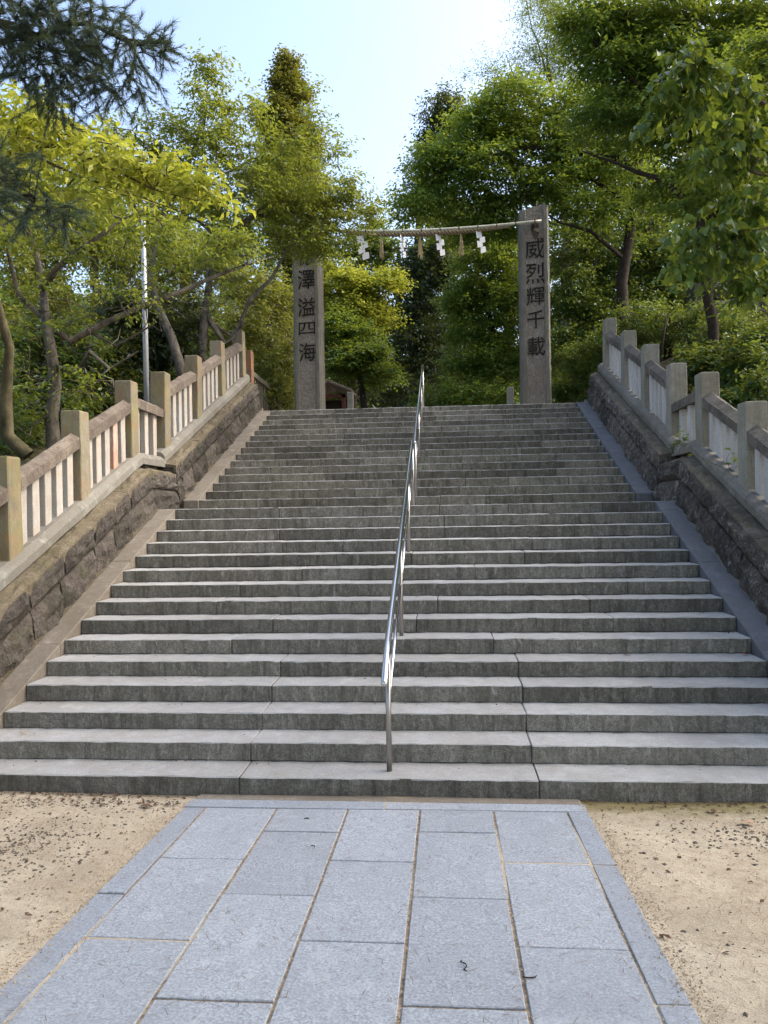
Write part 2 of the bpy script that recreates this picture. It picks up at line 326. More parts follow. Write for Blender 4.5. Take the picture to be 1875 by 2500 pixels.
for c in range(5):
    for a, b_ in zip(ys[c][1:], ys[c][:-1]): slab(cx_[c]+0.002, cx_[c+1]-0.002, a, b_)
for a, b_ in ((3.785, 5.10), (2.3, 3.785), (0.9, 2.3)): slab(-1.325, -1.170, a, b_, 'pathedge')
for a, b_ in ((4.262, 5.13), (2.978, 4.262), (1.5, 2.978)): slab(1.243, 1.384, a, b_, 'pathedge')
slab(-1.33, 0.04, 5.108, 5.275, 'pathedge'); slab(0.04, 1.386, 5.122, 5.275, 'path')
link('joint_bed', box_mesh('joint_bed', -1.31, 1.37, 0.5, 5.38, -0.1, 0.0, 'jointsand', 0, cuts=(1, 6), fn=lambda c: (c.x, c.y, c.z+path_z(c.y)-0.009)), path)
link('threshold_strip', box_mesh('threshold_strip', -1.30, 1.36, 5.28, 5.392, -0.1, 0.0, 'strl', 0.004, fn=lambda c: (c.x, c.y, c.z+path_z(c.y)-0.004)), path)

# ================================================================ staircase
stair = thing('stone_staircase', 'wide grey granite staircase of two flights with a landing between low stone walls', 'staircase')
rs = random.Random(11)
for k in range(1, 31):
    y = step_y(k); z1 = k*H; z0 = z1-H
    ynext = step_y(k+1) if k < 30 else y+0.6
    wid = W if k != 15 else W+0.25
    if k == 1: wid = W+0.9
    if k == 2: wid = W+0.25
    core = link('step', box_mesh('step', -wid+0.01, wid-0.01, y+0.012, ynext+0.10, z0-0.05 if k > 1 else -0.25, z1-0.008, 'mortar', 0), stair)
    if k <= 5: cuts = [-1.02+rs.uniform(-.012, .012), 1.095+rs.uniform(-.012, .012)]
    elif k <= 14:
        cuts = []; x = -wid+rs.uniform(1.0, 2.2)
        while x < wid-0.7: cuts.append(x); x += rs.uniform(1.2, 2.4)
        if k == 6: cuts = [-1.553, 0.9]
        if k == 8: cuts = [-1.9, 0.385, 1.9]
    else:
        cuts = []; x = -wid+rs.uniform(0.35, 1.0)
        while x < wid-0.3: cuts.append(x); x += rs.uniform(0.55, 1.35)
    xs = [-wid]+cuts+[wid]
    for a, b_ in zip(xs[:-1], xs[1:]):
        g = 0.003; dy = rs.uniform(-.004, .004); dz = rs.uniform(-.003, .003); zb = z0+0.002 if k > 1 else -0.2
        ncut = max(2, int((b_-a)/0.09))
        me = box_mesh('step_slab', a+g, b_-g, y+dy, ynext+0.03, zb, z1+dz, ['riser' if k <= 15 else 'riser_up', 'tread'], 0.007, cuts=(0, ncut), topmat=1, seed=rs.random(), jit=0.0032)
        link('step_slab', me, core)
# plateau paving behind the last step
link('plateau', box_mesh('plateau', -4.0, 4.0, Y30+0.58, 60, TOP-0.3, TOP-0.006, 'plateau', 0), kind='structure')

def slope_fn(y0, z0):
    return lambda c: (c.x, c.y, c.z + z0 + (c.y-y0)*SL)
# stringers: blocks whose top lies in the plane of the step edges
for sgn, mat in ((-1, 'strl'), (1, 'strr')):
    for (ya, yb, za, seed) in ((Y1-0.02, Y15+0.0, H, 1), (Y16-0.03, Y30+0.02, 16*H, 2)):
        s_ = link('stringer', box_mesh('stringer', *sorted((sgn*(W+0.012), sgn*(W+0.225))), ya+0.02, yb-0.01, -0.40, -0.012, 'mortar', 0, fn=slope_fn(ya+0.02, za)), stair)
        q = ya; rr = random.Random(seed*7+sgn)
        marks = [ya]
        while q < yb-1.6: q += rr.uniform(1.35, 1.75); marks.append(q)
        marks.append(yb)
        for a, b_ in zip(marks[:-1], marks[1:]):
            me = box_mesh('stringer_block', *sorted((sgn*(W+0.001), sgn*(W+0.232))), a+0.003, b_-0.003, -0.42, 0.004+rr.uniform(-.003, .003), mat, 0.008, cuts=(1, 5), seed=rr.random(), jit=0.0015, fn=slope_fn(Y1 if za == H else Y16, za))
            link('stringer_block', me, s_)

# ================================================================ retaining walls beside the stairs
def rough_block(name, p00, p10, p11, p01, depth_dir, depth, mat, seed, amp=0.03, nu=15, nv=9, gap=0.014):
    """A hewn stone: quad face p00-p10-p11-p01 (bottom front, bottom back, top back, top front), rough and bulging."""
    rr = np.random.default_rng(seed)
    p = [np.array(x, float) for x in (p00, p10, p11, p01)]; n_ = np.array(depth_dir, float)
    V_, F_ = [], []
    nets = [(rr.normal(0, 1, (5, 6)), 0.42), (rr.normal(0, 1, (8, 12)), 0.30), (rr.normal(0, 1, (14, 20)), 0.16)]
    def net(a_, s, t):
        h_, w_ = a_.shape; ci, cj = s*(w_-1), t*(h_-1); i0, j0 = min(w_-2, int(ci)), min(h_-2, int(cj)); fu, fv = ci-i0, cj-j0
        return (a_[j0, i0]*(1-fu)+a_[j0, i0+1]*fu)*(1-fv)+(a_[j0+1, i0]*(1-fu)+a_[j0+1, i0+1]*fu)*fv
    tiltu, tiltv = rr.uniform(-.6, .6), rr.uniform(-.6, .6)
    lu = np.linalg.norm(p[1]-p[0]); lv = np.linalg.norm(p[3]-p[0])
    sk_ = rr.uniform(-.5, .5)
    for j in range(nv+1):
        for i in range(nu+1):
            s = i/nu; t = j/nv
            s2 = gap/lu+s*(1-2*gap/lu); t2 = gap/lv+t*(1-2*gap/lv)
            b_ = (p[0]*(1-s2)+p[1]*s2)*(1-t2)+(p[3]*(1-s2)+p[2]*s2)*t2
            edge = min(1.0, 5.0*min(s, 1-s)*lu/0.5)*min(1.0, 4.5*min(t, 1-t))
            cn = sum(net(a_, min(1, max(0, s+sk_*(t-.5)*.3)), t)*k_ for a_, k_ in nets)
            out = edge*(amp*(0.9+tiltu*(s-.5)+tiltv*(t-.5)))+(edge*0.7+0.3)*amp*cn
            V_.append(b_-n_*(out-amp*0.4))
    nn = (nu+1)
    for j in range(nv):
        for i in range(nu): F_.append((j*nn+i, j*nn+i+1, (j+1)*nn+i+1, (j+1)*nn+i))
    base = len(V_)
    loop = [i for i in range(nu+1)]+[j*nn+nu for j in range(1, nv+1)]+[nv*nn+i for i in range(nu-1, -1, -1)]+[j*nn for j in range(nv-1, 0, -1)]
    for i in loop: V_.append(np.array(V_[i])+n_*depth)
    m_ = len(loop)
    for i in range(m_): F_.append((loop[i], base+i, base+(i+1) % m_, loop[(i+1) % m_]))
    F_.append(tuple(base+i for i in range(m_)))
    me = mesh_from(name, V_, F_, mat)
    bm = bmesh.new(); bm.from_mesh(me); bmesh.ops.recalc_face_normals(bm, faces=bm.faces); bm.to_mesh(me); bm.free()
    return me

XW0, XW1, XW2 = 3.44, 3.495, 3.52      # wall face at the foot, at the course joint and at the top
C1, C2 = 0.285, 0.54
def build_wall(sgn, name, label, mat, ledge):
    wl = thing(name, label, 'wall')
    rr = random.Random(20+sgn)
    segs = [(Y1-0.6, Y15+0.05, None), (Y15+0.05, Y16-0.02, 15*H), (Y16-0.02, Y30+0.25, None)]
    def lev(y, zf, lower):
        if zf is not None: return zf
        return H+(y-Y1)*SL if lower else 16*H+(y-Y16)*SL
    for si, (ya, yb, zf) in enumerate(segs):
        lower = si == 0
        b0, b1 = lev(ya, zf, lower), lev(yb, zf, lower)
        core_f = lambda c, ya=ya, b0=b0, zf=zf: (c.x, c.y, c.z+b0+((c.y-ya)*SL if zf is None else 0))
        core = link('wall_core', box_mesh('wall_core', *sorted((sgn*(XW2+0.025), sgn*4.0)), ya+0.03, yb-0.03, -0.8, C2-0.035, 'mortar', 0, fn=core_f), wl)
        if zf is None:   # earth filled gap behind the stringer
            link('mortar_bed', box_mesh('mortar_bed', *sorted((sgn*(W+0.2), sgn*(XW2+0.05))), ya+0.03, yb-0.02, -0.5, -0.004, 'ledgel' if sgn < 0 else 'beamr', 0, fn=core_f), wl)
        for course in (0, 1):
            za, zb, xa, xb = ((-0.10, C1, XW0, XW1) if course == 0 else (C1, C2, XW1, XW2))
            q = ya; marks = [ya]
            if zf is None:
                q += rr.uniform(0.2, 0.5)
                while q < yb-0.35: marks.append(q); q += rr.uniform(0.42, 0.78)
            marks.append(yb)
            for a, b_ in zip(marks[:-1], marks[1:]):
                lean = rr.uniform(-0.04, 0.04) if zf is None else 0
                la, lb = lev(a, zf, lower), lev(b_, zf, lower)
                dj = rr.uniform(-.018, .018) if course == 0 else 0
                me = rough_block('wall_stone', (sgn*xa, a, la+za), (sgn*xa, b_, lb+za), (sgn*xb, b_+0, lb+zb+dj*0), (sgn*xb, a, la+zb), (sgn, 0, 0), 0.16, mat, rr.randrange(10**6), amp=0.050 if course == 0 else 0.044)
                link('wall_stone', me, core)
        # top ledge of the wall, as long coping stones
        q = ya; marks = [ya]
        while q < yb-1.2 and zf is None: q += rr.uniform(0.8, 1.2); marks.append(q)
        marks.append(yb)
        for a, b_ in zip(marks[:-1], marks[1:]):
            la, lb = lev(a, zf, lower), lev(b_, zf, lower)
            me = rough_block('ledge_stone', (sgn*(XW2+0.0), a, la+C2), (sgn*(XW2+0.0), b_, lb+C2), (sgn*3.72, b_, lb+C2+0.03), (sgn*3.72, a, la+C2+0.03), (0, 0, -1), 0.10, ledge, rr.randrange(10**6), amp=0.022, nu=8, nv=4, gap=0.004)
            link('ledge_stone', me, core)
        # end faces of the upper and lower wall
        if si != 1:
            ye = ya
            me = rough_block('wall_stone', (sgn*(XW2+0.02), ye-0.02, b0-0.3), (sgn*3.98, ye-0.02, b0-0.3), (sgn*3.98, ye-0.02, b0+C2-0.02), (sgn*(XW2+0.03), ye-0.02, b0+C2-0.02), (0, 1, 0), 0.06, mat, rr.randrange(10**6), amp=0.03, nu=6, nv=5)
            link('wall_stone', me, core)
    # back end at the top of the stairs
    ye = Y30+0.25; b0 = 16*H+(ye-Y16)*SL
    for (za, zb, xa, xb) in ((-0.12, C1, XW0, XW1), (C1, C2, XW1, XW2)):
        me = rough_block('wall_stone', (sgn*xa, ye, b0+za), (sgn*3.9, ye, b0+za), (sgn*3.9, ye, b0+zb), (sgn*xb, ye, b0+zb), (0, -1, 0), 0.05, mat, 77, amp=0.02, nu=5, nv=4)
        link('wall_stone', me, wl)
    return wl
wall_l = build_wall(-1, 'retaining_wall', 'low wall of rough dark hewn stones below the fence with rusty yellowish posts', 'walll', 'ledgel')
wall_r = build_wall(1, 'retaining_wall', 'low wall of rough hewn stones with white streaks below the plain grey fence', 'wallr', 'ledger')

# ================================================================ stone fences
PW = 0.25
postY = {-1: [5.72, 7.18, 8.68, 10.16, 11.40, 12.97, 14.49, 16.05], 1: [5.80, 7.22, 8.67, 10.09, 11.46, 12.90, 14.29, 15.92]}
postT = {-1: [2.02, 2.622, 3.264, 3.866, 4.207, 4.776, 5.365, 5.937], 1: [1.98, 2.56, 3.16, 3.733, 4.111, 4.698, 5.25, 5.874]}
XI = 3.75
def rail_mesh(x0, x1, ya, yb, za, zb, mat, seed):
    """rail with a pitched top running from (ya, za) to (yb, zb), z measured at its lower edge"""
    rr = random.Random(seed); xc = (x0+x1)/2; n_ = 14; V_, F_ = [], []
    prof = [(x0, 0.0), (x1, 0.0), (x1, 0.118), (x1-0.012, 0.128), (xc, 0.185), (x0+0.012, 0.128), (x0, 0.118)]
    for i in range(n_+1):
        t = i/n_; chip = rr.uniform(-.012, .004) if 0 < i < n_ else 0
        for j, (x, z) in enumerate(prof):
            jx = rr.uniform(-.004, .004)
            V_.append((x+jx, ya+(yb-ya)*t, za+(zb-za)*t+z+(chip if j in (3, 4, 5) else rr.uniform(-.0025, .0025))))
    m_ = len(prof)
    for i in range(n_):
        for j in range(m_): F_.append((i*m_+j, i*m_+(j+1) % m_, (i+1)*m_+(j+1) % m_, (i+1)*m_+j))
    F_.append(tuple(range(m_-1, -1, -1))); F_.append(tuple(n_*m_+j for j in range(m_)))
    me = mesh_from('top_rail', V_, F_, mat)
    bm = bmesh.new(); bm.from_mesh(me); bmesh.ops.recalc_face_normals(bm, faces=bm.faces); bm.to_mesh(me); bm.free()
    return me
def build_fence(sgn, label, pm, rm, sm, bmm):
    fe = thing('stone_fence', label, 'fence'); rr = random.Random(31+sgn)
    py, pt = postY[sgn], postT[sgn]; base = [t-1.06 for t in pt]
    for i, (y, t) in enumerate(zip(py, pt)):
        tl = rr.uniform(-.014, .014); tp = 0.010
        zb = base[i]-0.12; zc = (t+zb)/2
        me = box_mesh('post', *sorted((sgn*XI, sgn*(XI+PW))), y, y+PW, zb, t, pm, 0.02, seg=3, cuts=(2, 4), seed=rr.random(), jit=0.002,
                      fn=lambda c, y=y, zb=zb, t=t: (sgn*(XI+PW/2)+(c.x-sgn*(XI+PW/2))*(1.0-0.05*(c.z-zb)/(t-zb))+tl*(c.z-zb), y+PW/2+(c.y-y-PW/2)*(1.0-0.05*(c.z-zb)/(t-zb)), c.z+(0.012*(1-((c.x-sgn*(XI+PW/2))/(PW/2))**2) if c.z > t-0.02 else 0)))
        link('post', me, fe)
    for i in range(len(py)-1):
        ya, yb = py[i]+PW, py[i+1]
        landing = i == 3
        sl_ = (base[i+1]-base[i])/(py[i+1]-py[i]) if not landing else 0.02
        za = base[i]+0.615+sl_*PW if not landing else (base[i]+base[i+1])/2+0.53
        zb_ = za+sl_*(yb-ya)
        if landing: za, zb_ = za+0.02, za+0.0
        link('top_rail', rail_mesh(sgn*(XI+0.02) if sgn > 0 else -(XI+PW-0.02), sgn*(XI+PW-0.02) if sgn > 0 else -(XI+0.02), ya-0.004, yb+0.004, za, zb_, rm, i*5+sgn), fe)
        ns = 3 if landing else 5
        pitch = (yb-ya)/ns
        for j in range(ns):
            if landing: a = ya+0.05+j*(yb-ya-0.10)/2.75; wd = 0.13
            else: a = ya+pitch*j+0.05; wd = min(0.135, pitch*0.55)
            s_lo = sl_ if not landing else 0
            zl = base[i]+sl_*(a-py[i]) if not landing else base[i]-0.02
            zt = za+(zb_-za)*((a-ya)/(yb-ya))
            red = (sgn < 0 and i == 2 and j == 3)
            me = box_mesh('slat', *sorted((sgn*(XI+0.07), sgn*(XI+0.145))), a, a+wd, 0, 1, 'slatrust' if red else sm, 0.006, cuts=(2, 3), seed=rr.random(), jit=0.0015,
                          fn=lambda c, a=a, zl=zl, zt=zt, s_lo=s_lo: (c.x, c.y, (zl-0.10)*(1-c.z)+(zt+0.02)*c.z+s_lo*(c.y-a)))
            link('slat', me, fe)
    # kerb beam under the posts, in lengths, chamfered toward the stairs
    def beam(ya, yb, za, zb_):
        V_, F_ = [], []; prof = [(3.695, -0.16), (4.06, -0.16), (4.06, 0.0), (3.765, 0.0), (3.715, -0.035), (3.695, -0.07)]; n_ = 8
        for i in range(n_+1):
            t = i/n_
            for x, z in prof: V_.append((sgn*(x+rr.uniform(-.003, .003)), ya+(yb-ya)*t, za+(zb_-za)*t+z+rr.uniform(-.003, .003)))
        m_ = len(prof)
        for i in range(n_):
            for j in range(m_): F_.append((i*m_+j, i*m_+(j+1) % m_, (i+1)*m_+(j+1) % m_, (i+1)*m_+j))
        F_.append(tuple(range(m_))); F_.append(tuple(n_*m_+j for j in range(m_)))
        me = mesh_from('kerb_beam', V_, F_, bmm)
        bm = bmesh.new(); bm.from_mesh(me); bmesh.ops.recalc_face_normals(bm, faces=bm.faces); bm.to_mesh(me); bm.free()
        link('kerb_beam', me, fe)
    O = 0.735
    lo = lambda y: H+(y-Y1)*SL+O
    up = lambda y: 16*H+(y-Y16)*SL+O
    ms = [4.75, 6.93, 8.55, Y15+0.16]
    for a, b_ in zip(ms[:-1], ms[1:]): beam(a+0.002, b_-0.002, lo(a), lo(b_))
    beam(Y15+0.163, Y16+0.03, lo(Y15+0.16), lo(Y15+0.16))
    ms = [Y16-0.02, 12.8, 14.45, Y30+0.30]
    for a, b_ in zip(ms[:-1], ms[1:]): beam(a+0.002, b_-0.002, up(a), up(b_))
    return fe
fence_l = build_fence(-1, 'stone fence with square lichen yellowed posts, pitched rails and pale slats, one slat rust stained', 'postl', 'raill', 'slatl', 'beaml')
fence_r = build_fence(1, 'plain grey stone fence with square posts, dark pitched rails and pale grey slats', 'postr', 'railr', 'slatr', 'beamr')
rp = link('stone_post', box_mesh('stone_post', -3.99, -3.76, 16.76, 17.0, TOP-0.1, 5.65, 'postred', 0.014, seg=2, cuts=(2, 4), jit=0.002, seed=3), None, 'short orange stained stone post at the head of the yellowish fence', 'post')

# slatted fence on the plateau behind the left posts
pf = thing('slat_fence', 'grey slatted fence running back along the plateau behind the orange stained post', 'fence')
ya, yb = 17.02, 27.0
fx = lambda y: -3.86-0.03*(y-17)
link('top_rail', box_mesh('top_rail', -0.08, 0.08, ya, yb, 5.12, 5.24, 'fence_wood', 0.01, cuts=(1, 4), fn=lambda c: (fx(c.y)+c.x, c.y, c.z)), pf)
link('bottom_rail', box_mesh('bottom_rail', -0.06, 0.06, ya, yb, 4.24, 4.32, 'fence_wood', 0.01, fn=lambda c: (fx(c.y)+c.x, c.y, c.z)), pf)
for i in range(38):
    y = ya+0.1+i*0.26
    link('slat', box_mesh('slat', fx(y)-0.03, fx(y)+0.03, y, y+0.12, TOP-0.02, 5.13, 'fence_wood', 0.005), pf)

# ================================================================ central handrail
hr = thing('handrail', 'polished steel handrail with thin middle bar running up the centre of the stairs', 'handrail')
XH = 0.045
def arc(pts, n=4):   # round the corners of a polyline a little
    P = [np.array(p, float) for p in pts]; out = [P[0]]
    for a, b_, c in zip(P[:-2], P[1:-1], P[2:]):
        l = min(np.linalg.norm(b_-a), np.linalg.norm(c-b_))*0.35
        s_ = b_+(a-b_)/np.linalg.norm(a-b_)*l; e_ = b_+(c-b_)/np.linalg.norm(c-b_)*l
        for i in range(n+1):
            t = i/n; out.append((1-t)**2*s_+2*t*(1-t)*b_+t*t*e_)
    return out+[P[-1]]
def rounded_tube(name, pts, r, mat, n=14):
    P = [np.array(p, float) for p in pts]
    d0 = (P[0]-P[1])/np.linalg.norm(P[0]-P[1]); d1 = (P[-1]-P[-2])/np.linalg.norm(P[-1]-P[-2])
    Q = [P[0]+d0*r*0.95, P[0]+d0*r*0.75, P[0]+d0*r*0.4]+P+[P[-1]+d1*r*0.4, P[-1]+d1*r*0.75, P[-1]+d1*r*0.95]
    rad = [r*0.3, r*0.66, r*0.92]+[r]*len(P)+[r*0.92, r*0.66, r*0.3]
    return tube(name, Q, rad, mat, hr, n)
z_at = lambda k: k*H
rail_lo = arc([(XH, 5.25, 0.845), (XH, 5.50, 1.02), (XH, 10.40, 2.955)])
rail_hi = arc([(XH, 11.28, 3.03), (XH, 16.34, 5.12)])
rounded_tube('top_rail', rail_lo, 0.0245, 'steel'); rounded_tube('top_rail', rail_hi, 0.0245, 'steel')
def rz(y, hi): 
    if hi: return 3.03+(y-11.28)*(5.12-3.03)/(16.34-11.28)
    return 1.02+(y-5.50)*(2.955-1.02)/(10.40-5.50)
posts = [(1, False), (6, False), (11, False), (15, False), (16, True), (21, True), (26, True), (30, True)]
pp = []
for k, hi in posts:
    y = step_y(k)+0.17; pp.append((y, k*H, hi))
    tube('post', [(XH, y, k*H-0.02), (XH, y, k*H+0.3), (XH, y, rz(y, hi)-0.018)], 0.0205, 'steel_post', hr, 14)
for a, b_ in zip(pp[:-1], pp[1:]):
    if a[2] != b_[2]: continue
    tube('middle_bar', [(XH, a[0], a[1]+0.50), (XH, b_[0], b_[1]+0.50)], 0.0135, 'steel', hr, 10)

# ================================================================ inscribed pillars
def glyph(ch, cx, cz, w_, h_, y):
    c = bpy.data.curves.new('glyph', 'FONT'); c.body = ch; c.size = 1.0; c.extrude = 0.0; c.offset = 0.0; c.resolution_u = 3
    o = bpy.data.objects.new('glyph', c); COL.objects.link(o)
    dg = bpy.context.evaluated_depsgraph_get(); me = bpy.data.meshes.new_from_object(o.evaluated_get(dg))
    bpy.data.objects.remove(o); bpy.data.curves.remove(c)
    co = np.array([v.co[:] for v in me.vertices]); lo_, hi_ = co.min(0), co.max(0)
    bm = bmesh.new(); bm.from_mesh(me); bmesh.ops.remove_doubles(bm, verts=bm.verts, dist=1e-5)
    for v in bm.verts:
        x = (v.co.x-(lo_[0]+hi_[0])/2)/(hi_[0]-lo_[0]); z = (v.co.y-(lo_[1]+hi_[1])/2)/(hi_[1]-lo_[1])
        v.co = Vector((cx+x*w_, y, cz+z*h_+0.05*h_*x))
    ex = bmesh.ops.extrude_face_region(bm, geom=bm.faces[:])
    for g in ex['geom']:
        if isinstance(g, bmesh.types.BMVert): g.co.y += 0.02
    bmesh.ops.recalc_face_normals(bm, faces=bm.faces); bm.to_mesh(me); bm.free()
    me.materials.clear(); me.materials.append(MAT['ink'])
    return me
def pillar(x0, x1, topz, chars, label, seed, slant):
    p = thing('inscribed_pillar', label, 'pillar', loc=(0, 0, 0))
    yf, yb_ = 17.55, 18.15; rr = np.random.default_rng(seed)
    xc = (x0+x1)/2; wd = x1-x0
    # shaft: stacked rings with recessed face, slightly tapering and chipped
    zs = np.linspace(TOP-0.05, topz, 34); V_, F_ = [], []
    for i, z in enumerate(zs):
        t = (z-zs[0])/(zs[-1]-zs[0]); k = 1.0+0.025*(1-t)
        hw = wd/2*k
        ring = [(-hw, 0.045), (-hw+0.045, 0.0), (-hw+0.115, 0.0), (-hw+0.135, 0.028), (hw-0.135, 0.028), (hw-0.115, 0.0), (hw-0.045, 0.0), (hw, 0.045),
                (hw, 0.56), (hw-0.05, 0.60), (-hw+0.05, 0.60), (-hw, 0.56)]
        for x, y in ring:
            zz = z
            if i == len(zs)-1: zz = z-0.15*abs((x-slant*hw)/hw)**2-rr.uniform(0, .03)
            V_.append((xc+x+rr.normal(0, .0045), yf+y+rr.normal(0, .004), zz))
    n_ = 12; mi = []
    for i in range(len(zs)-1):
        for j in range(n_):
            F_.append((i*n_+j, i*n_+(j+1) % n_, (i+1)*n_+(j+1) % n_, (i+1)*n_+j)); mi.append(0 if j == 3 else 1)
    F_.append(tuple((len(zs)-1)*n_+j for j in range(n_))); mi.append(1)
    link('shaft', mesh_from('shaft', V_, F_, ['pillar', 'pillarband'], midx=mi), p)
    for ch, vy, h_, w2 in chars:
        z = at(1150 if x0 > 0 else 664, vy, yf)[2]
        link('carved_character', glyph(ch, xc-0.0, z, w2, h_, yf+0.010), p)
    return p
pl = pillar(-2.955, -2.33, 9.02, [('\u5fb3', 552, .42, .40), ('\u6fa4', 603, .44, .40), ('\u6ea2', 662, .42, .40), ('\u56db', 709, .28, .40), ('\u6d77', 760, .42, .38)],
            'tall stone pillar carved with dark characters, its head hidden among cherry leaves', 5, -0.3)
prr = pillar(2.26, 2.90, 8.93, [('\u5a01', 536, .46, .44), ('\u70c8', 590, .46, .44), ('\u8f1d', 639, .40, .40), ('\u5343', 690, .40, .38), ('\u8f09', 748, .42, .38)],
             'tall stone pillar carved with dark characters, bare weathered head above the bamboo pole', 6, 0.3)
# rusty water stain and bracket where the bamboo is tied to the right pillar
def stain(parent, x, z, w_, h_):
    n_ = 18; vs = []
    for i in range(n_):
        t = 2*math.pi*i/n_; k = 1.0 if math.sin(t) > 0 else 1.0-0.55*abs(math.sin(t))
        vs.append((x+w_/2*math.cos(t)*k, 17.574, z+h_/2*math.sin(t)))
    link('water_stain', mesh_from('water_stain', vs, [tuple(range(n_-1, -1, -1))], 'stainmark'), parent)
stain(prr, 2.60, 8.30, 0.20, 0.40)
link('iron_bracket', box_mesh('iron_bracket', 2.50, 2.58, 17.36, 17.58, 8.36, 8.47, 'node', 0.01), prr)
link('iron_bracket', box_mesh('iron_bracket', -2.68, -2.60, 17.36, 17.58, 8.40, 8.51, 'node', 0.01), pl)
link('stone_post', box_mesh('stone_post', 1.98, 2.13, 18.4, 18.6, TOP-0.05, 4.93, 'postr', 0.012, cuts=(2, 2), jit=0.003, seed=8), None, 'short stone post standing beside the foot of the bare headed pillar', 'post')

# ================================================================ bamboo, rope, paper and straw
bx = np.linspace(-3.10, 2.70, 30)
def bam(x): return 8.335+0.022*(x-0.1)**2*(1.0 if x < 0 else 0.62)-0.0*(x)
YB = 17.32
bp = thing('bamboo_pole', 'pale bamboo pole tied across the two inscribed pillars', 'pole')
tube('cane', [(x, YB, bam(x)) for x in bx], [0.036-0.004*(x+3)/6 for x in bx], 'bamboo', bp, 10)
for x in np.arange(-2.9, 2.7, 0.42):
    tube('cane_joint', [(x-0.012, YB, bam(x)), (x+0.012, YB, bam(x))], 0.039, 'node', bp, 10)
rope = thing('twisted_rope', 'thick twisted straw rope bound under the bamboo pole', 'rope')
for s_ in range(3):
    pts, rad = [], []
    for x in np.linspace(-1.62, 2.02, 260):
        t = (x+1.62)/3.64; rr_ = 0.010+0.024*math.sin(math.pi*min(1, max(0, t*0.96+0.03)))**0.7
        a = x*26+s_*2*math.pi/3
        pts.append((x, YB+0.0+rr_*math.cos(a), bam(x)-0.045-rr_+rr_*math.sin(a)*1.0)); rad.append(rr_*0.82)
    tube('strand', pts, rad, 'rope', rope, 6)
def shide(x, z, sc, yaw, label):
    V_, F_ = [], []; w_ = 0.155*sc; hgt = 0.155*sc; th = 0.003
    px, pz, d = 0.0, 0.0, 1
    ca, sa = math.cos(yaw), math.sin(yaw)
    for i in range(4):
        ox = (-0.05 if i % 2 == 0 else 0.035)*sc+i*0.012*sc
        sk_ = 0.075*sc
        q = [(ox-w_/2, pz-sk_*0.2), (ox+w_/2, pz+sk_*0.7-0.045*sc), (ox+w_/2+0.02*sc, pz-hgt+sk_*0.3), (ox-w_/2+0.02*sc, pz-hgt-sk_*0.45)]
        o = len(V_)
        for y in (-th, th):
            for a, b_ in q: V_.append((x+a*ca, YB+0.01+y+a*sa+i*0.007*(1 if i % 2 else -1), z+b_))
        F_ += [(o, o+1, o+2, o+3), (o+7, o+6, o+5, o+4)]+[(o+j, o+4+j, o+4+(j+1) % 4, o+(j+1) % 4) for j in range(4)]
        pz -= hgt*0.80
    V_ += [(x-0.012, YB, z+0.12), (x+0.012, YB, z+0.12), (x+0.012, YB, z-0.03), (x-0.012, YB, z-0.03)]
    F_.append((len(V_)-4, len(V_)-3, len(V_)-2, len(V_)-1))
    link('paper_streamer', mesh_from('paper_streamer', V_, F_, 'paper'), None, label, 'streamer', 'paper streamers on the rope')
xs_ = [at(v, 525, YB)[0] for v in (782, 870, 950, 1038)]
for x, sc, yw, lb in zip(xs_, (0.98, 0.88, 0.86, 0.86), (0.15, 1.1, 0.6, 0.45), ('broad white zigzag paper streamer at the rope end by the leaf covered pillar', 'narrow edge-on white zigzag paper streamer between two straw tassels',
                         'white zigzag paper streamer hanging between the second and third straw tassels', 'white zigzag paper streamer hanging next to the bare headed pillar')):
    shide(x, bam(x)-0.10, sc, yw, lb)
xt_ = [at(v, 535, YB)[0] for v in (825, 908, 996)]
for i, (x, lb) in enumerate(zip(xt_, ('straw tassel on the rope, nearest the leaf covered pillar', 'straw tassel hanging from the middle of the twisted rope', 'straw tassel on the rope, nearest the bare headed pillar'))):
    rr = random.Random(i); parts = []
    for j in range(26):
        a = rr.uniform(0, 6.28); q = rr.uniform(0, 0.062); l = rr.uniform(0.44, 0.54)
        parts.append(tube_data([(x+q*0.12*math.cos(a), YB+q*0.12*math.sin(a), bam(x)-0.10), (x+q*0.6*math.cos(a), YB+q*0.6*math.sin(a), bam(x)-0.1-l*0.45), (x+q*math.cos(a), YB+q*math.sin(a), bam(x)-0.1-l)], [0.006, 0.007, 0.004], 4))
    v, f = join_data(parts); link('straw_tassel', mesh_from('straw_tassel', v, f, 'straw'), None, lb, 'tassel', 'straw tassels on the rope')

# ================================================================ lamp pole, small roofed shelter, back wall
lp = thing('metal_pole', 'slim pale metal pole standing behind the yellowish stone fence', 'pole')
pb = at(318, 900, 12.6)
tube('shaft', [(pb[0], 12.6, pb[2]-0.6), (pb[0]-0.01, 12.6, pb[2]+1.5), (pb[0]-0.015, 12.6, at(312, 470, 12.6)[2])], [0.048, 0.045, 0.04], 'polemetal', lp, 12)
tube('base_collar', [(pb[0], 12.6, pb[2]-0.6), (pb[0], 12.6, pb[2]-0.35)], 0.07, 'polemetal', lp, 12)

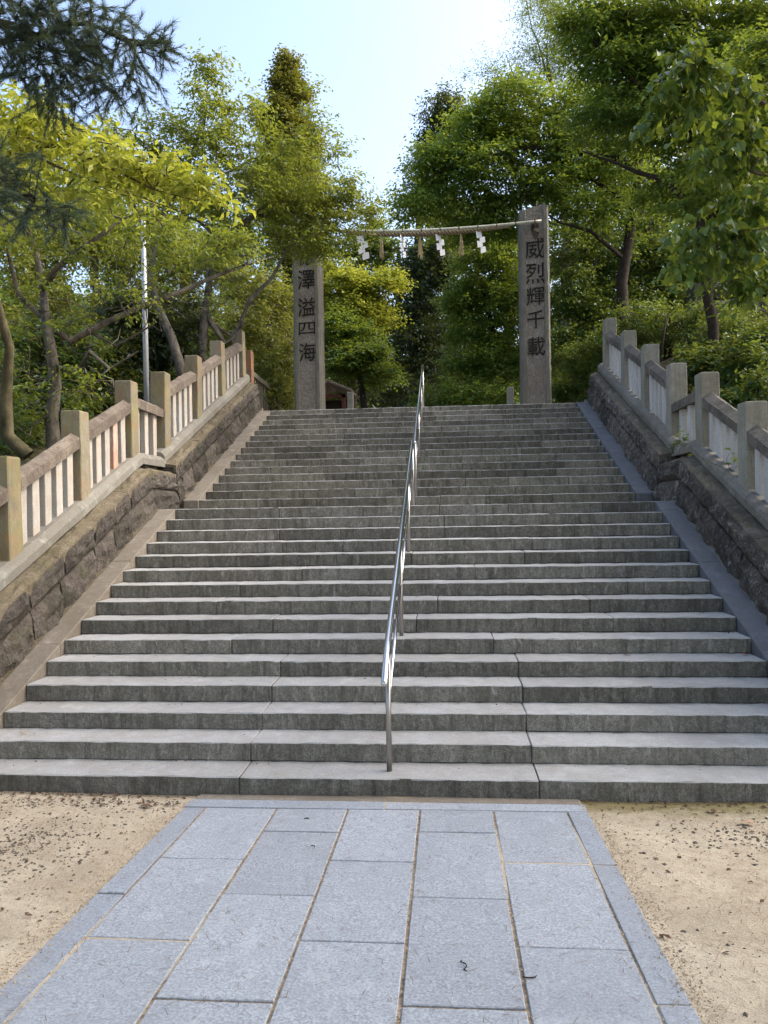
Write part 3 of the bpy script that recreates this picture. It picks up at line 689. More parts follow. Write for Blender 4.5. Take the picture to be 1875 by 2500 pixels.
sh = thing('roofed_shelter', 'small low roofed shelter of red brown wood beside the leaf covered pillar', 'shelter')
sx0, sx1, sy0, sy1 = -3.2, -2.18, 21.2, 22.4
for x in (sx0+0.12, sx1-0.12):
    for y in (sy0+0.1, sy1-0.1): link('post', box_mesh('post', x-0.05, x+0.05, y-0.05, y+0.05, TOP-0.02, 5.32, 'wood_red', 0.006), sh)
link('back_panel', box_mesh('back_panel', sx0+0.1, sx1-0.1, sy1-0.14, sy1-0.1, TOP, 5.3, 'dark_wood', 0.003), sh)
link('beam', box_mesh('beam', sx0+0.05, sx1-0.05, sy0+0.05, sy0+0.15, 5.22, 5.32, 'wood_red', 0.006), sh)
xm = (sx0+sx1)/2
for s_ in (-1, 1):
    link('roof_slope', box_mesh('roof_slope', 0, 0.66, sy0-0.2, sy1+0.2, 0, 0.07, 'roofing', 0.008, fn=lambda c, s_=s_: (xm+s_*c.x, c.y, 5.62+c.z-c.x*0.42)), sh)
link('stone_post', box_mesh('stone_post', -2.12, -1.96, 20.6, 20.8, TOP-0.02, 5.27, 'postr', 0.012, cuts=(2, 2), jit=0.003, seed=9), None, 'short pale stone post standing beside the small roofed shelter', 'post')

bw = thing('stone_embankment', 'dark old stone embankment half hidden by shrubs above the plain grey fence', 'wall')
rr = random.Random(5)
for row in range(4):
    x = 6.2+rr.uniform(0, .4)
    while x < 11.0:
        wd_ = rr.uniform(0.5, 0.95); z = 5.15+row*0.52; y = 17.6+0.12*row-(x-6)*0.12
        me = rough_block('embankment_stone', (x, y, z), (x+wd_, y-wd_*0.12, z), (x+wd_, y+0.1-wd_*0.12, z+0.5), (x, y+0.1, z+0.5), (0, 1, 0), 0.3, 'backwall', rr.randrange(10**6), amp=0.06, nu=5, nv=4, gap=0.02)
        link('embankment_stone', me, bw); x += wd_+0.02
link('earth_core', box_mesh('earth_core', 6.2, 11.2, 18.0, 18.6, 4.2, 7.1, 'backwall', 0), bw)

# ================================================================ vegetation
def unit(v): return v/(np.linalg.norm(v, axis=-1, keepdims=True)+1e-9)
def leaf_mesh(name, pos, dirs, nrm, size, aspect, mat, tint, fold=0.25, shape='diamond'):
    """many small leaves as one mesh: each a folded four-cornered blade"""
    n = len(pos); d = unit(dirs); s = unit(np.cross(d, nrm)); u = np.cross(s, d)
    L = size[:, None]; Wd = L*aspect*0.5
    if shape == 'diamond':
        v = np.stack([pos, pos+d*L*0.42+s*Wd+u*Wd*fold, pos+d*L-u*L*0.10, pos+d*L*0.42-s*Wd+u*Wd*fold], 1).reshape(-1, 3)
        k = 4; tri = np.array([[0, 1, 2], [0, 2, 3]])
    elif shape == 'broad':
        v = np.stack([pos, pos+d*L*0.22+s*Wd*0.95+u*Wd*fold, pos+d*L*0.62+s*Wd*0.72+u*Wd*fold*.6, pos+d*L-u*L*0.16, pos+d*L*0.62-s*Wd*0.72+u*Wd*fold*.6, pos+d*L*0.22-s*Wd*0.95+u*Wd*fold], 1).reshape(-1, 3)
        k = 6; tri = np.array([[0, 1, 2], [0, 2, 3], [0, 3, 4], [0, 4, 5]])
    else:   # needle
        v = np.stack([pos-s*Wd, pos+s*Wd, pos+d*L], 1).reshape(-1, 3); k = 3; tri = np.array([[0, 1, 2]])
    nt_ = len(tri); F = (tri[None]+(np.arange(n)*k)[:, None, None]).reshape(-1)
    me = bpy.data.meshes.new(name); me.vertices.add(n*k); me.vertices.foreach_set('co', v.astype(np.float32).ravel())
    me.loops.add(n*nt_*3); me.loops.foreach_set('vertex_index', F.astype(np.int32))
    me.polygons.add(n*nt_); me.polygons.foreach_set('loop_start', np.arange(0, n*nt_*3, 3, dtype=np.int32))
    me.update(calc_edges=True)
    a = me.attributes.new('tint', 'FLOAT', 'FACE'); a.data.foreach_set('value', np.repeat(tint, nt_).astype(np.float32))
    me.materials.append(MAT[mat]); return me

def build_skeleton(limbs, tips, rng, seg=0.45, tip_r=0.005, expo=2.3, sag=0.12, maxd=None):
    """limbs: polylines of (x,y,z,r); tips: points. Returns node arrays: pos, parent, radius."""
    P, par, rmin = [], [], []
    for L in limbs:
        L = np.array(L, float); prev = -1
        if P:   # join to nearest earlier node
            dd = np.linalg.norm(np.array(P)-L[0, :3], axis=1); j = int(dd.argmin())
            if dd[j] < 0.8: prev = j
        for a in range(len(L)):
            if a == 0: pts = [L[0]]
            else:
                m_ = max(1, int(np.linalg.norm(L[a, :3]-L[a-1, :3])/seg)); pts = [L[a-1]+(L[a]-L[a-1])*(i+1)/m_ for i in range(m_)]
            for p in pts:
                jit = rng.normal(0, 0.035, 3) if a else 0
                P.append(p[:3]+jit); par.append(prev); rmin.append(p[3]); prev = len(P)-1
    root_n = len(P); P0 = np.array(P)
    order = np.argsort([np.linalg.norm(P0-t, axis=1).min() for t in tips])
    A = np.zeros((len(P)+len(tips)*12+10, 3)); A[:len(P)] = P; n = len(P)
    par = par+[0]*(len(A)-len(P)); rmin = rmin+[0.0]*(len(A)-len(rmin)); tip_idx = []
    low = max(0, int(root_n*0.25))
    for oi in order:
        t = tips[oi]; d = A[:n]-t; dist = np.linalg.norm(d, axis=1)
        cost = dist+0.35*np.maximum(0, d[:, 2])
        cost[:low] += 2.0
        j = int(cost.argmin()); a = A[j]; L = dist[j]
        m_ = min(11, max(1, int(L/seg)))
        prev = j; bend = rng.normal(0, 0.10*L, 3); bend[2] = abs(bend[2])*0.6+sag*L*0.4
        for i in range(1, m_+1):
            s_ = i/m_
            p = a*(1-s_)+t*s_+bend*4*s_*(1-s_)*0.5
            if i < m_: p = p+rng.normal(0, 0.02, 3)
            A[n] = p; par[n] = prev; prev = n; n += 1
            if n >= len(A)-2: break
        tip_idx.append(prev)
        if n >= len(A)-2: break
    A = A[:n]; par = np.array(par[:n]); rmin = np.array(rmin[:n])
    acc = np.zeros(n); has = np.zeros(n, bool)
    rad = np.zeros(n)
    for i in range(n-1, -1, -1):
        base = acc[i]**(1/expo) if acc[i] > 0 else tip_r
        rad[i] = max(base, rmin[i]) if i < root_n else base
        if par[i] >= 0 and i >= root_n: acc[par[i]] += rad[i]**expo
        elif par[i] >= 0: acc[par[i]] += 0.2*rad[i]**expo
    for i in range(root_n): rad[i] = rmin[i] if rmin[i] > 0 else rad[i]
    for i in range(root_n, n):
        if par[i] >= 0: rad[i] = min(rad[i], rad[par[i]]*0.92)
    return A, par, rad, np.array(tip_idx), root_n
def skeleton_mesh(name, A, par, rad, root_n, mat):
    n = len(A); kids = [[] for _ in range(n)]
    for i in range(n):
        if par[i] >= 0: kids[par[i]].append(i)
    used = np.zeros(n, bool); parts = []
    for i in range(n):
        if used[i]: continue
        ch = [i]; used[i] = True; cur = i
        while True:
            c = [q for q in kids[cur] if not used[q]]
            if not c: break
            c = max(c, key=lambda q: rad[q]); ch.append(c); used[c] = True; cur = c
        pts = [A[q] for q in ch]; rr_ = [rad[q] for q in ch]
        if par[i] >= 0: pts = [A[par[i]]]+pts; rr_ = [min(rad[par[i]], rr_[0]*1.15)]+rr_
        if len(pts) < 2: continue
        sides = 9 if rr_[0] > 0.06 else (6 if rr_[0] > 0.02 else 4)
        parts.append(tube_data(pts, rr_, sides, cap=False))
    v, f = join_data(parts)
    return mesh_from(name, v, f, mat, True)

def sample_blobs(blobs, rng):
    out = []
    for (c, r_, n) in blobs:
        u = unit(rng.normal(size=(n, 3))); q = rng.uniform(0, 1, (n, 1))**(1/2.2)
        out.append(np.array(c)+u*q*np.array(r_))
    return np.concatenate(out)
def B(vx, vy, Y, rx, ry, rd, n):               # a foliage mass: centre, half sizes in survey units, depth in metres
    k = V*Y/FPX; return (at(vx, vy, Y), (rx*k, rd, ry*k), n)

NLEAF = [0]; DENS = 2.0
def make_tree(name, label, limbs, blobs, mat, bark, seed, per=45, size=0.09, aspect=0.5, spray=0.32, droop=0.3, flat=0.55, shape='diamond', cat='tree', group=None, tip_r=0.005, extra_tips=None, tint_bias=0.0, fold=0.25, sag=0.12, up=0.0, dens=1.0, bare=None):
    rng = np.random.default_rng(seed)
    tips = sample_blobs(blobs, rng)
    if extra_tips is not None: tips = np.concatenate([tips, extra_tips])
    nlt = len(tips)
    if bare: tips = np.concatenate([tips, sample_blobs(bare, rng)])
    A, par, rad, ti, rn = build_skeleton(limbs, tips, rng, tip_r=tip_r, sag=sag)
    t = thing(name, label, cat, group)
    link('trunk', skeleton_mesh('trunk', A, par, rad, rn, bark), t)
    # twig ends carrying the leaves: the tips and their thin last nodes
    thin = [i for i in range(rn, len(A)) if rad[i] < tip_r*2.2]
    if bare:      # leave the twigs inside these volumes without leaves
        def inside(q): return any((((q-np.array(c))/np.array(r_))**2).sum() < 1.0 for c, r_, n_ in bare)
        thin = [i for i in thin if not (inside(A[i]) and rng.uniform() < 0.93)]; tips = tips[:nlt]
    ends = np.array(thin)
    base = A[ends]; pd = unit(A[ends]-A[par[ends]]+1e-6)
    m_ = max(4, int(per/6)); nl = 6
    k = len(ends)
    frac = per*len(tips)*dens*DENS/(k*m_*nl)
    # twiglets
    tw_n = max(1, int(round(m_*frac)))
    org = np.repeat(base, tw_n, 0); dr = np.repeat(pd, tw_n, 0)
    td = dr*0.55+rng.normal(0, 1, org.shape)*np.array([1, 1, flat]); td[:, 2] += up; td = unit(td)
    tl = rng.uniform(0.45, 1.0, (len(org), 1))*spray*1.5
    ttint = np.repeat(rng.normal(0, 0.16, k), tw_n)
    s_ = (np.arange(nl)+0.7)/nl
    pos = (org[:, None]+td[:, None]*tl[:, None]*s_[None, :, None]+np.array([0, 0, -1.])*((s_**2)[None, :, None]*tl[:, None]*droop*0.5)).reshape(-1, 3)
    pos += rng.normal(0, 0.015, pos.shape)
    side = unit(np.cross(td, np.array([0, 0, 1.])+rng.normal(0, .25, td.shape)))
    alt = np.where(np.arange(nl) % 2 == 0, 1.0, -1.0)
    ld = (td[:, None]*0.55+side[:, None]*alt[None, :, None]*0.85).reshape(-1, 3)+rng.normal(0, 0.28, (len(pos), 3)); ld[:, 2] -= droop
    nm = np.array([0, 0, 1.])+rng.normal(0, 0.45, (len(pos), 3))
    sz = size*rng.uniform(0.6, 1.2, len(pos))
    tint = np.clip(0.45+tint_bias+np.repeat(ttint, nl)+rng.normal(0, 0.16, len(pos)), 0, 1)
    NLEAF[0] += len(pos)
    link('crown', leaf_mesh('crown', pos, ld, nm, sz, aspect, mat, tint, fold, shape), t)
    return t
def limb(*pts): return [tuple(at(vx, vy, Y))+(r_,) for vx, vy, Y, r_ in pts]

# ---- left side, from the stairs outward
make_tree('cherry_tree', 'cherry tree with a dark mossy curved trunk and bright yellow sunlit leaves', 
    [limb((60, 985, 9.4, .10), (22, 940, 9.4, .085), (-4, 870, 9.3, .075), (12, 800, 9.2, .065), (20, 745, 9.1, .055), (-25, 640, 8.8, .06), (-60, 480, 8.4, .05), (-40, 370, 8.0, .045)),
     limb((-40, 370, 8.0, .032), (40, 322, 7.7, .022), (130, 322, 7.5, .018), (230, 365, 7.4, .013), (330, 400, 7.3, .010), (430, 425, 7.3, .006)),
     limb((-40, 370, 8.0, .03), (20, 300, 7.8, .02), (60, 265, 7.7, .014), (115, 245, 7.6, .008)),
     limb((60, 330, 7.7, .02), (150, 385, 7.6, .015), (260, 412, 7.6, .010), (390, 440, 7.6, .006))],
    [B(60, 250, 7.6, 90, 34, .5, 26), B(120, 300, 7.5, 90, 26, .5, 26), B(240, 345, 7.4, 90, 22, .45, 30), B(350, 380, 7.35, 80, 20, .4, 28), B(430, 412, 7.3, 34, 16, .3, 12),
     B(30, 340, 7.9, 70, 30, .5, 14), B(200, 415, 7.6, 110, 14, .4, 12)],
    'lf_yellow', 'bark_moss', 101, dens=0.24, tip_r=0.006, per=46, size=0.11, aspect=0.42, spray=0.34, droop=0.5, flat=0.2, tint_bias=0.12)
make_tree('cherry_tree', 'cherry tree with a forked grey trunk and a long pale limb reaching toward the stairs',
    [limb((118, 985, 10.8, .11), (112, 900, 10.8, .095), (122, 830, 10.8, .088), (112, 760, 10.8, .078), (98, 690, 10.8, .068), (92, 620, 10.9, .055), (70, 540, 11, .05), (60, 470, 11, .035)),
     limb((100, 700, 10.8, .06), (150, 735, 10.9, .055), (215, 712, 11.0, .05), (300, 672, 11.2, .044), (380, 625, 11.5, .038), (450, 598, 11.8, .03), (530, 580, 12.2, .022), (590, 565, 12.5, .012)),
     limb((112, 790, 10.8, .05), (160, 810, 10.6, .045), (200, 770, 10.5, .03), (240, 790, 10.4, .018), (300, 760, 10.4, .012)),
     limb((92, 620, 10.9, .055), (120, 580, 10.6, .045), (180, 530, 10.4, .035), (260, 470, 10.3, .022), (330, 440, 10.3, .012)),
     limb((98, 690, 10.8, .05), (40, 640, 10.6, .042), (15, 560, 10.5, .03), (5, 480, 10.4, .02)),
     limb((200, 720, 11.0, .028), (250, 745, 11, .02), (330, 700, 11, .012))],
    [B(80, 440, 10.8, 100, 55, .9, 26), B(190, 450, 10.6, 90, 55, .8, 24), B(300, 470, 10.6, 80, 50, .8, 20), B(40, 540, 10.6, 70, 50, .7, 12), B(400, 520, 11.4, 70, 50, .7, 16), B(500, 540, 12, 60, 36, .6, 14),
     B(170, 580, 10.8, 110, 50, .8, 8), B(320, 580, 11.2, 90, 40, .8, 8), B(120, 660, 10.6, 120, 60, .8, 6), B(60, 780, 10.6, 70, 60, .5, 5), B(200, 830, 10.3, 50, 40, .5, 4)],
    'lf_cherry', 'bark_grey', 102, dens=0.55, tip_r=0.006, bare=[B(150, 690, 10.8, 150, 90, .8, 110), B(70, 850, 10.5, 90, 100, .6, 80), B(330, 660, 11.2, 120, 60, .7, 50), B(200, 850, 10.4, 70, 70, .5, 40)], per=62, size=0.085, aspect=0.46, spray=0.30, droop=0.4, flat=0.4, tint_bias=-.05)
make_tree('cherry_tree', 'tall cherry tree leaning over the fence with leafy shoots rising against the sky',
    [limb((402, 850, 14.3, .11), (392, 790, 14.3, .10), (372, 730, 14.3, .088), (345, 670, 14.3, .075), (322, 600, 14.2, .062), (330, 520, 14.2, .07), (370, 430, 14.2, .05), (410, 340, 14.2, .035), (440, 250, 14.2, .02), (455, 140, 14.2, .008)),
     limb((330, 520, 14.2, .05), (290, 440, 14.0, .035), (280, 350, 14, .022), (300, 270, 14, .012)),
     limb((370, 430, 14.2, .035), (440, 400, 14, .025), (520, 350, 14, .018), (580, 330, 14, .010))],
    [B(400, 300, 14.2, 60, 60, .9, 22), B(460, 250, 14.2, 60, 45, .9, 22), B(455, 165, 14.2, 26, 55, .4, 12), B(500, 330, 14.2, 70, 50, .9, 24), B(330, 300, 14.1, 60, 50, .8, 16), B(560, 370, 14.2, 60, 50, .8, 22), B(300, 400, 14, 70, 55, .8, 18), B(430, 400, 14.2, 90, 50, .9, 24), B(640, 350, 14.5, 60, 70, .6, 14), B(540, 240, 14.3, 30, 40, .4, 6), B(230, 300, 14, 60, 60, .8, 10),B(680,260,14.5,16,60,.4,6)],
    'lf_cherry', 'bark_grey', 103, dens=0.62, tip_r=0.007, per=74, size=0.09, aspect=0.44, spray=0.38, droop=0.3, flat=0.25, tint_bias=0.0)
make_tree('cherry_tree', 'cherry tree whose leafy branches veil the head of the carved pillar',
    [limb((440, 850, 15.2, .12), (436, 770, 15.2, .10), (446, 680, 15.2, .085), (452, 590, 15.2, .07), (480, 520, 15.2, .07), (540, 470, 15.3, .05), (620, 450, 15.5, .035), (700, 470, 15.7, .02), (790, 455, 15.9, .008)),
     limb((505, 730, 15.4, .05), (540, 650, 15.4, .045), (580, 590, 15.4, .035), (610, 540, 15.4, .02)),
     limb((446, 680, 15.2, .06), (490, 740, 15.3, .055), (505, 730, 15.4, .05)),
     limb((540, 470, 15.3, .035), (600, 420, 15.4, .025), (690, 400, 15.6, .018), (770, 380, 15.8, .008)),
     limb((480, 520, 15.2, .045), (420, 470, 15, .03), (350, 460, 15, .015))],
    [B(560, 440, 15.3, 80, 50, .7, 26), B(640, 430, 15.5, 70, 50, .6, 26), B(700, 440, 15.7, 60, 45, .5, 22), B(770, 430, 15.8, 60, 34, .5, 16), B(640, 510, 15.5, 70, 36, .5, 18), B(560, 530, 15.4, 70, 40, .6, 16), B(720, 400, 15.7, 50, 30, .5, 12), B(720, 330, 15.7, 40, 36, .4, 9), B(470, 470, 15.2, 80, 50, .8, 20), B(690, 520, 15.6, 36, 30, .3, 9), B(450, 580, 15.1, 80, 40, .7, 8), B(800, 460, 15.9, 36, 18, .3, 7), B(740, 500, 15.8, 36, 24, .3, 7), B(665, 485, 16.0, 44, 40, .3, 16), B(668, 535, 16.2, 36, 20, .3, 8)],
    'lf_cherry', 'bark_grey', 104, dens=0.62, tip_r=0.007, bare=[B(480, 640, 15.2, 90, 70, .6, 50)], per=66, size=0.088, aspect=0.44, spray=0.38, droop=0.3, flat=0.22, tint_bias=0.08)
make_tree('cedar_tree', 'tall pointed cedar with yellowish green plumes rising against the sky behind the cherry trees',
    [limb((625, 900, 34, .35), (622, 500, 34, .25), (622, 300, 34, .15), (622, 140, 34, .03))],
    [B(622, 155, 34, 22, 30, .5, 28), B(624, 205, 34, 42, 36, .9, 50), B(610, 265, 34, 60, 40, 1.2, 70), B(630, 320, 34, 66, 40, 1.4, 80), B(625, 385, 34, 78, 46, 1.6, 90), B(630, 460, 34, 88, 50, 1.7, 80), B(630, 560, 34, 95, 70, 1.8, 60)],
    'lf_cedar', 'bark_dark', 105, per=64, size=0.16, aspect=0.55, spray=0.5, droop=0.25, flat=0.9, up=0.3)
make_tree('evergreen_shrub', 'dark glossy evergreen shrub behind the forked cherry trunk',
    [limb((250, 930, 14.2, .06), (255, 850, 14.2, .04), (250, 760, 14.2, .02)), limb((340, 930, 14.8, .06), (340, 800, 14.8, .03), (335, 720, 14.8, .015))],
    [B(240, 790, 14.5, 80, 70, .8, 46), B(330, 760, 15, 80, 80, .8, 50), B(270, 690, 15, 90, 50, .8, 34), B(380, 700, 15.6, 60, 60, .8, 26), B(200, 860, 13.8, 60, 40, .6, 22), B(300, 860, 14.4, 60, 40, .6, 24)],
    'lf_dark', 'bark_dark', 106, per=70, size=0.12, aspect=0.36, spray=0.34, droop=0.3, flat=0.5, cat='shrub', tint_bias=-0.05)
make_tree('evergreen_shrub', 'dark low evergreen shrub around the curved mossy trunk',
    [limb((60, 990, 12.5, .05), (60, 850, 12.5, .03), (60, 760, 12.5, .015))],
    [B(40, 830, 12.8, 80, 90, .7, 44), B(130, 880, 12.6, 70, 60, .6, 30), B(20, 930, 11.6, 50, 40, .5, 14), B(90, 740, 13.2, 90, 50, .7, 30), B(170,760,13.2,60,70,.7,24)],
    'lf_deep', 'bark_dark', 107, per=62, size=0.10, aspect=0.4, spray=0.32, droop=0.3, cat='shrub', tint_bias=-0.2)
make_tree('background_tree', 'loose olive green tree filling the space behind the cherry trunks',
    [limb((200, 900, 21, .2), (210, 700, 21, .16), (200, 560, 21, .10), (180, 440, 21, .05)), limb((210, 700, 21, .1), (300, 560, 21, .06), (400, 480, 21, .03))],
    [B(60, 560, 20, 120, 70, 1.2, 44), B(180, 500, 21, 110, 70, 1.2, 46), B(300, 560, 21.5, 110, 70, 1.2, 46), B(420, 560, 22, 100, 70, 1.2, 44), B(120, 660, 20, 130, 60, 1.2, 34), B(400, 660, 22, 100, 60, 1.2, 30), B(60, 400, 21, 110, 90, 1.2, 40), B(200, 360, 22, 100, 70, 1.2, 30), B(30,740,19,70,70,1,16)],
    'lf_olive', 'bark_grey', 108, per=66, size=0.12, aspect=0.5, spray=0.45, droop=0.3, tint_bias=-0.05)
make_tree('background_tree', 'yellow green sunlit bush between the fence head and the leaf covered pillar',
    [limb((590, 900, 20, .1), (585, 800, 20, .07), (580, 700, 20, .04))],
    [B(590, 650, 20.5, 60, 60, .9, 40), B(560, 720, 20, 60, 60, .8, 36), B(600, 780, 19.6, 50, 60, .7, 34), B(590, 850, 19.2, 50, 40, .6, 22), B(530, 640, 21, 60, 60, .8, 30), B(500, 720, 20.5, 60, 60, .8, 24)],
    'lf_olive', 'bark_grey', 109, per=66, size=0.10, aspect=0.5, spray=0.36, droop=0.3, tint_bias=0.12)
# ---- centre, beyond the pillars
make_tree('maple_tree', 'maple with bright yellow sunlit foliage behind the leaf covered pillar',
    [limb((760, 900, 25, .14), (765, 800, 25, .11), (750, 700, 25, .06), (740, 640, 25, .03)), limb((765, 800, 25, .07), (810, 720, 25, .04), (840, 650, 25, .02))],
    [B(740, 620, 25, 60, 34, .9, 40), B(800, 640, 25, 66, 36, .9, 44), B(750, 670, 25, 66, 30, .9, 40), B(830, 610, 25, 40, 24, .7, 18), B(700, 590, 25.5, 60, 40, .9, 30), B(800, 690, 25, 56, 26, .8, 26), B(660, 640, 25.5, 60, 40, .8, 20)],
    'lf_yellow', 'bark_dark', 110, per=64, size=0.10, aspect=0.8, spray=0.42, droop=0.25, flat=0.3, tint_bias=0.18)
make_tree('maple_tree', 'low green maple with layered foliage above the small roofed shelter',
    [limb((790, 900, 23, .12), (785, 830, 23, .09), (770, 760, 23, .04))],
    [B(750, 730, 23.5, 66, 26, .9, 40), B(780, 770, 23, 66, 26, .9, 40), B(740, 790, 23, 50, 24, .8, 26), B(810, 810, 23, 60, 26, .8, 26), B(730, 700, 23.5, 40, 24, .8, 18)],
    'lf_green', 'bark_dark', 111, per=64, size=0.10, aspect=0.75, spray=0.4, droop=0.25, flat=0.3, tint_bias=-.12)
make_tree('conifer_tree', 'dark blue green conifer standing behind the middle of the rope',
    [limb((905, 900, 29, .35), (905, 650, 29, .25), (905, 480, 29, .15), (950, 200, 29, .05))],
    [B(900, 600, 29, 60, 50, 1.2, 60), B(890, 680, 29, 70, 50, 1.2, 66), B(920, 740, 28.5, 80, 50, 1.2, 60), B(900, 800, 28, 90, 46, 1.2, 50), B(940, 560, 29, 60, 50, 1.1, 46), B(940, 330, 29, 40, 60, .9, 34), B(960, 250, 29, 44, 60, 1.0, 36), B(930, 440, 29, 50, 60, 1, 30), B(880, 850, 27, 90, 30, 1, 30)],
    'lf_dark', 'bark_dark', 112, per=66, size=0.15, aspect=0.4, spray=0.5, droop=0.45, flat=0.6)
make_tree('broadleaf_tree', 'fresh green leafy tree just behind the bare headed pillar',
    [limb((1090, 900, 22, .14), (1085, 800, 22, .11), (1060, 700, 22, .07), (1040, 600, 22, .03))],
    [B(1040, 560, 22, 60, 40, .9, 40), B(1010, 640, 22, 60, 50, .9, 46), B(1080, 640, 22, 50, 60, .9, 40), B(1050, 720, 22, 80, 50, .9, 50), B(1090, 790, 21.5, 60, 50, .8, 36), B(1020, 790, 21.5, 60, 50, .8, 36), B(1080, 540, 22.5, 50, 34, .8, 26), B(960, 860, 21, 60, 30, .7, 20), B(1050, 860, 20.5, 70, 30, .7, 24)],
    'lf_green', 'bark_dark', 113, per=66, size=0.10, aspect=0.6, spray=0.38, droop=0.3, tint_bias=-0.06)
make_tree('background_tree', 'shady wood of low trees closing the view beyond the pillars',
    [limb((700, 900, 36, .25), (700, 600, 36, .15), (700, 500, 36, .05)), limb((860, 900, 36, .25), (860, 600, 36, .15), (860, 520, 36, .05)), limb((1100, 900, 36, .25), (1100, 600, 36, .15), (1100, 500, 36, .05))],
    [B(700, 700, 36, 120, 90, 2, 60), B(830, 740, 35, 110, 90, 2, 66), B(960, 700, 36, 110, 110, 2, 66), B(1090, 680, 36, 120, 120, 2, 70), B(860, 830, 34, 140, 46, 2, 60), B(1010, 840, 34, 120, 46, 2, 50), B(720, 830, 34, 110, 46, 2, 44), B(800, 540, 36, 90, 60, 2, 46), B(1000, 520, 36, 120, 80, 2, 60), B(1200, 700, 36, 110, 140, 2, 60), B(580, 740, 36, 110, 130, 2, 50)],
    'lf_deep', 'bark_dark', 114, per=70, size=0.19, aspect=0.6, spray=0.65, droop=0.3, tint_bias=0.0)
# ---- right side
make_tree('zelkova_tree', 'large spreading green tree arching over the bare headed pillar toward the open sky',
    [limb((1362, 860, 19.5, .19), (1358, 760, 19.5, .17), (1345, 660, 19.5, .15), (1350, 560, 19.5, .13), (1370, 450, 19.5, .11), (1380, 360, 19.5, .09), (1400, 220, 19.5, .07), (1420, 100, 19.5, .04)),
     limb((1380, 360, 19.5, .08), (1300, 335, 19.2, .06), (1200, 318, 19, .045), (1110, 330, 18.8, .03), (1010, 345, 18.6, .018), (930, 380, 18.5, .008)),
     limb((1370, 450, 19.5, .07), (1290, 390, 19.6, .05), (1200, 370, 19.8, .035), (1100, 400, 19.8, .02), (980, 430, 19.8, .008)),
     limb((1300, 335, 19.2, .05), (1240, 270, 19, .035), (1170, 230, 19, .02), (1090, 200, 19, .01)),
     limb((1350, 560, 19.5, .06), (1280, 500, 19, .045), (1210, 480, 18.8, .025), (1140, 430, 18.6, .012))],
    [B(960, 340, 18.8, 70, 50, .9, 34), B(1040, 270, 19, 80, 50, .9, 42), B(1110, 210, 19, 80, 46, .9, 38), B(1030, 370, 19, 90, 50, 1, 44), B(1140, 310, 19.2, 90, 50, 1, 46), B(1230, 240, 19.3, 90, 60, 1, 46), B(930, 420, 19, 60, 40, .8, 24), B(1060, 440, 19.6, 90, 40, 1, 38), B(1170, 400, 19.4, 90, 50, 1, 44), B(1270, 350, 19.5, 90, 60, 1, 44), B(1370, 280, 19.5, 90, 80, 1, 46), B(1280, 460, 19.2, 80, 40, 1, 22), B(1000, 490, 20, 80, 36, .9, 26), B(890, 450, 19.8, 40, 30, .7, 14), B(1380, 420, 19.4, 80, 50, 1, 24), B(1100, 490, 20, 70, 30, .9, 16)],
    'lf_green', 'bark_dark', 120, dens=0.75, tip_r=0.007, per=74, size=0.12, aspect=0.46, spray=0.5, droop=0.3, flat=0.2, tint_bias=0.06)
make_tree('willow_tree', 'pale feathery tree with long thin shoots standing against the sky',
    [limb((1230, 880, 27, .2), (1220, 500, 27, .14), (1200, 250, 27, .08), (1180, 100, 27, .03)), limb((1200, 250, 27, .05), (1120, 180, 27, .025), (1090, 120, 27, .01)), limb((1190, 180, 27, .04), (1150, 60, 27, .02), (1130, -20, 27, .01))],
    [B(1190, 60, 27, 60, 60, 1.2, 34), B(1240, 110, 27, 70, 60, 1.2, 40), B(1180, 150, 27, 40, 50, 1, 20), B(1280, 40, 27, 80, 50, 1.2, 30), B(1250, 200, 27, 60, 50, 1, 24), B(1120, 170, 27, 30, 40, .6, 8), B(1060, 160, 27, 60, 14, .4, 6), B(1150, 20, 27, 34, 40, .6, 10), B(1150,110,27,12,40,.3,3)],
    'lf_pale', 'bark_grey', 121, per=80, size=0.10, aspect=0.3, spray=0.8, droop=0.1, flat=1.0, up=0.5)
make_tree('oak_tree', 'dense oak with dark green and olive foliage high above the grey fence',
    [limb((1560, 900, 15, .11), (1540, 700, 15, .10), (1520, 500, 15, .09), (1490, 300, 15, .07), (1470, 120, 15, .08), (1460, -40, 15, .05)), limb((1490, 300, 15, .08), (1400, 200, 14.8, .05), (1310, 120, 14.6, .03), (1260, 60, 14.6, .015)),
     limb((1520, 500, 15, .08), (1600, 380, 14.8, .05), (1660, 260, 14.6, .03)), limb((1520, 470, 15, .07), (1430, 390, 15, .05), (1330, 350, 15, .03), (1260, 330, 15, .012))],
    [B(1280, 50, 14.8, 80, 60, .9, 36), B(1380, 50, 15, 90, 60, 1, 44), B(1500, 40, 15, 90, 60, 1, 44), B(1620, 50, 15, 90, 60, 1, 40), B(1340, 140, 15, 80, 50, .9, 36), B(1450, 150, 15, 90, 60, 1, 40), B(1570, 160, 15, 90, 70, 1, 40), B(1640, 260, 14.8, 70, 70, .9, 30), B(1400, 260, 15.2, 90, 60, 1, 30), B(1520, 300, 15.2, 90, 70, 1, 34), B(1640, 400, 15, 70, 70, .9, 26), B(1480, 400, 15.4, 90, 60, 1, 30), B(1580, 480, 15.2, 90, 60, 1, 30), B(1630, 300, 12.5, 60, 90, .8, 34), B(1600, 180, 12.5, 70, 60, .8, 30), B(1620, 560, 12.5, 60, 60, .8, 26), B(1540, 420, 13.5, 70, 60, .8, 24),B(1300,250,15.2,60,50,.8,16)],
    'lf_green', 'bark_dark', 122, per=70, size=0.11, aspect=0.42, spray=0.42, droop=0.35, flat=0.25, tint_bias=-0.12)
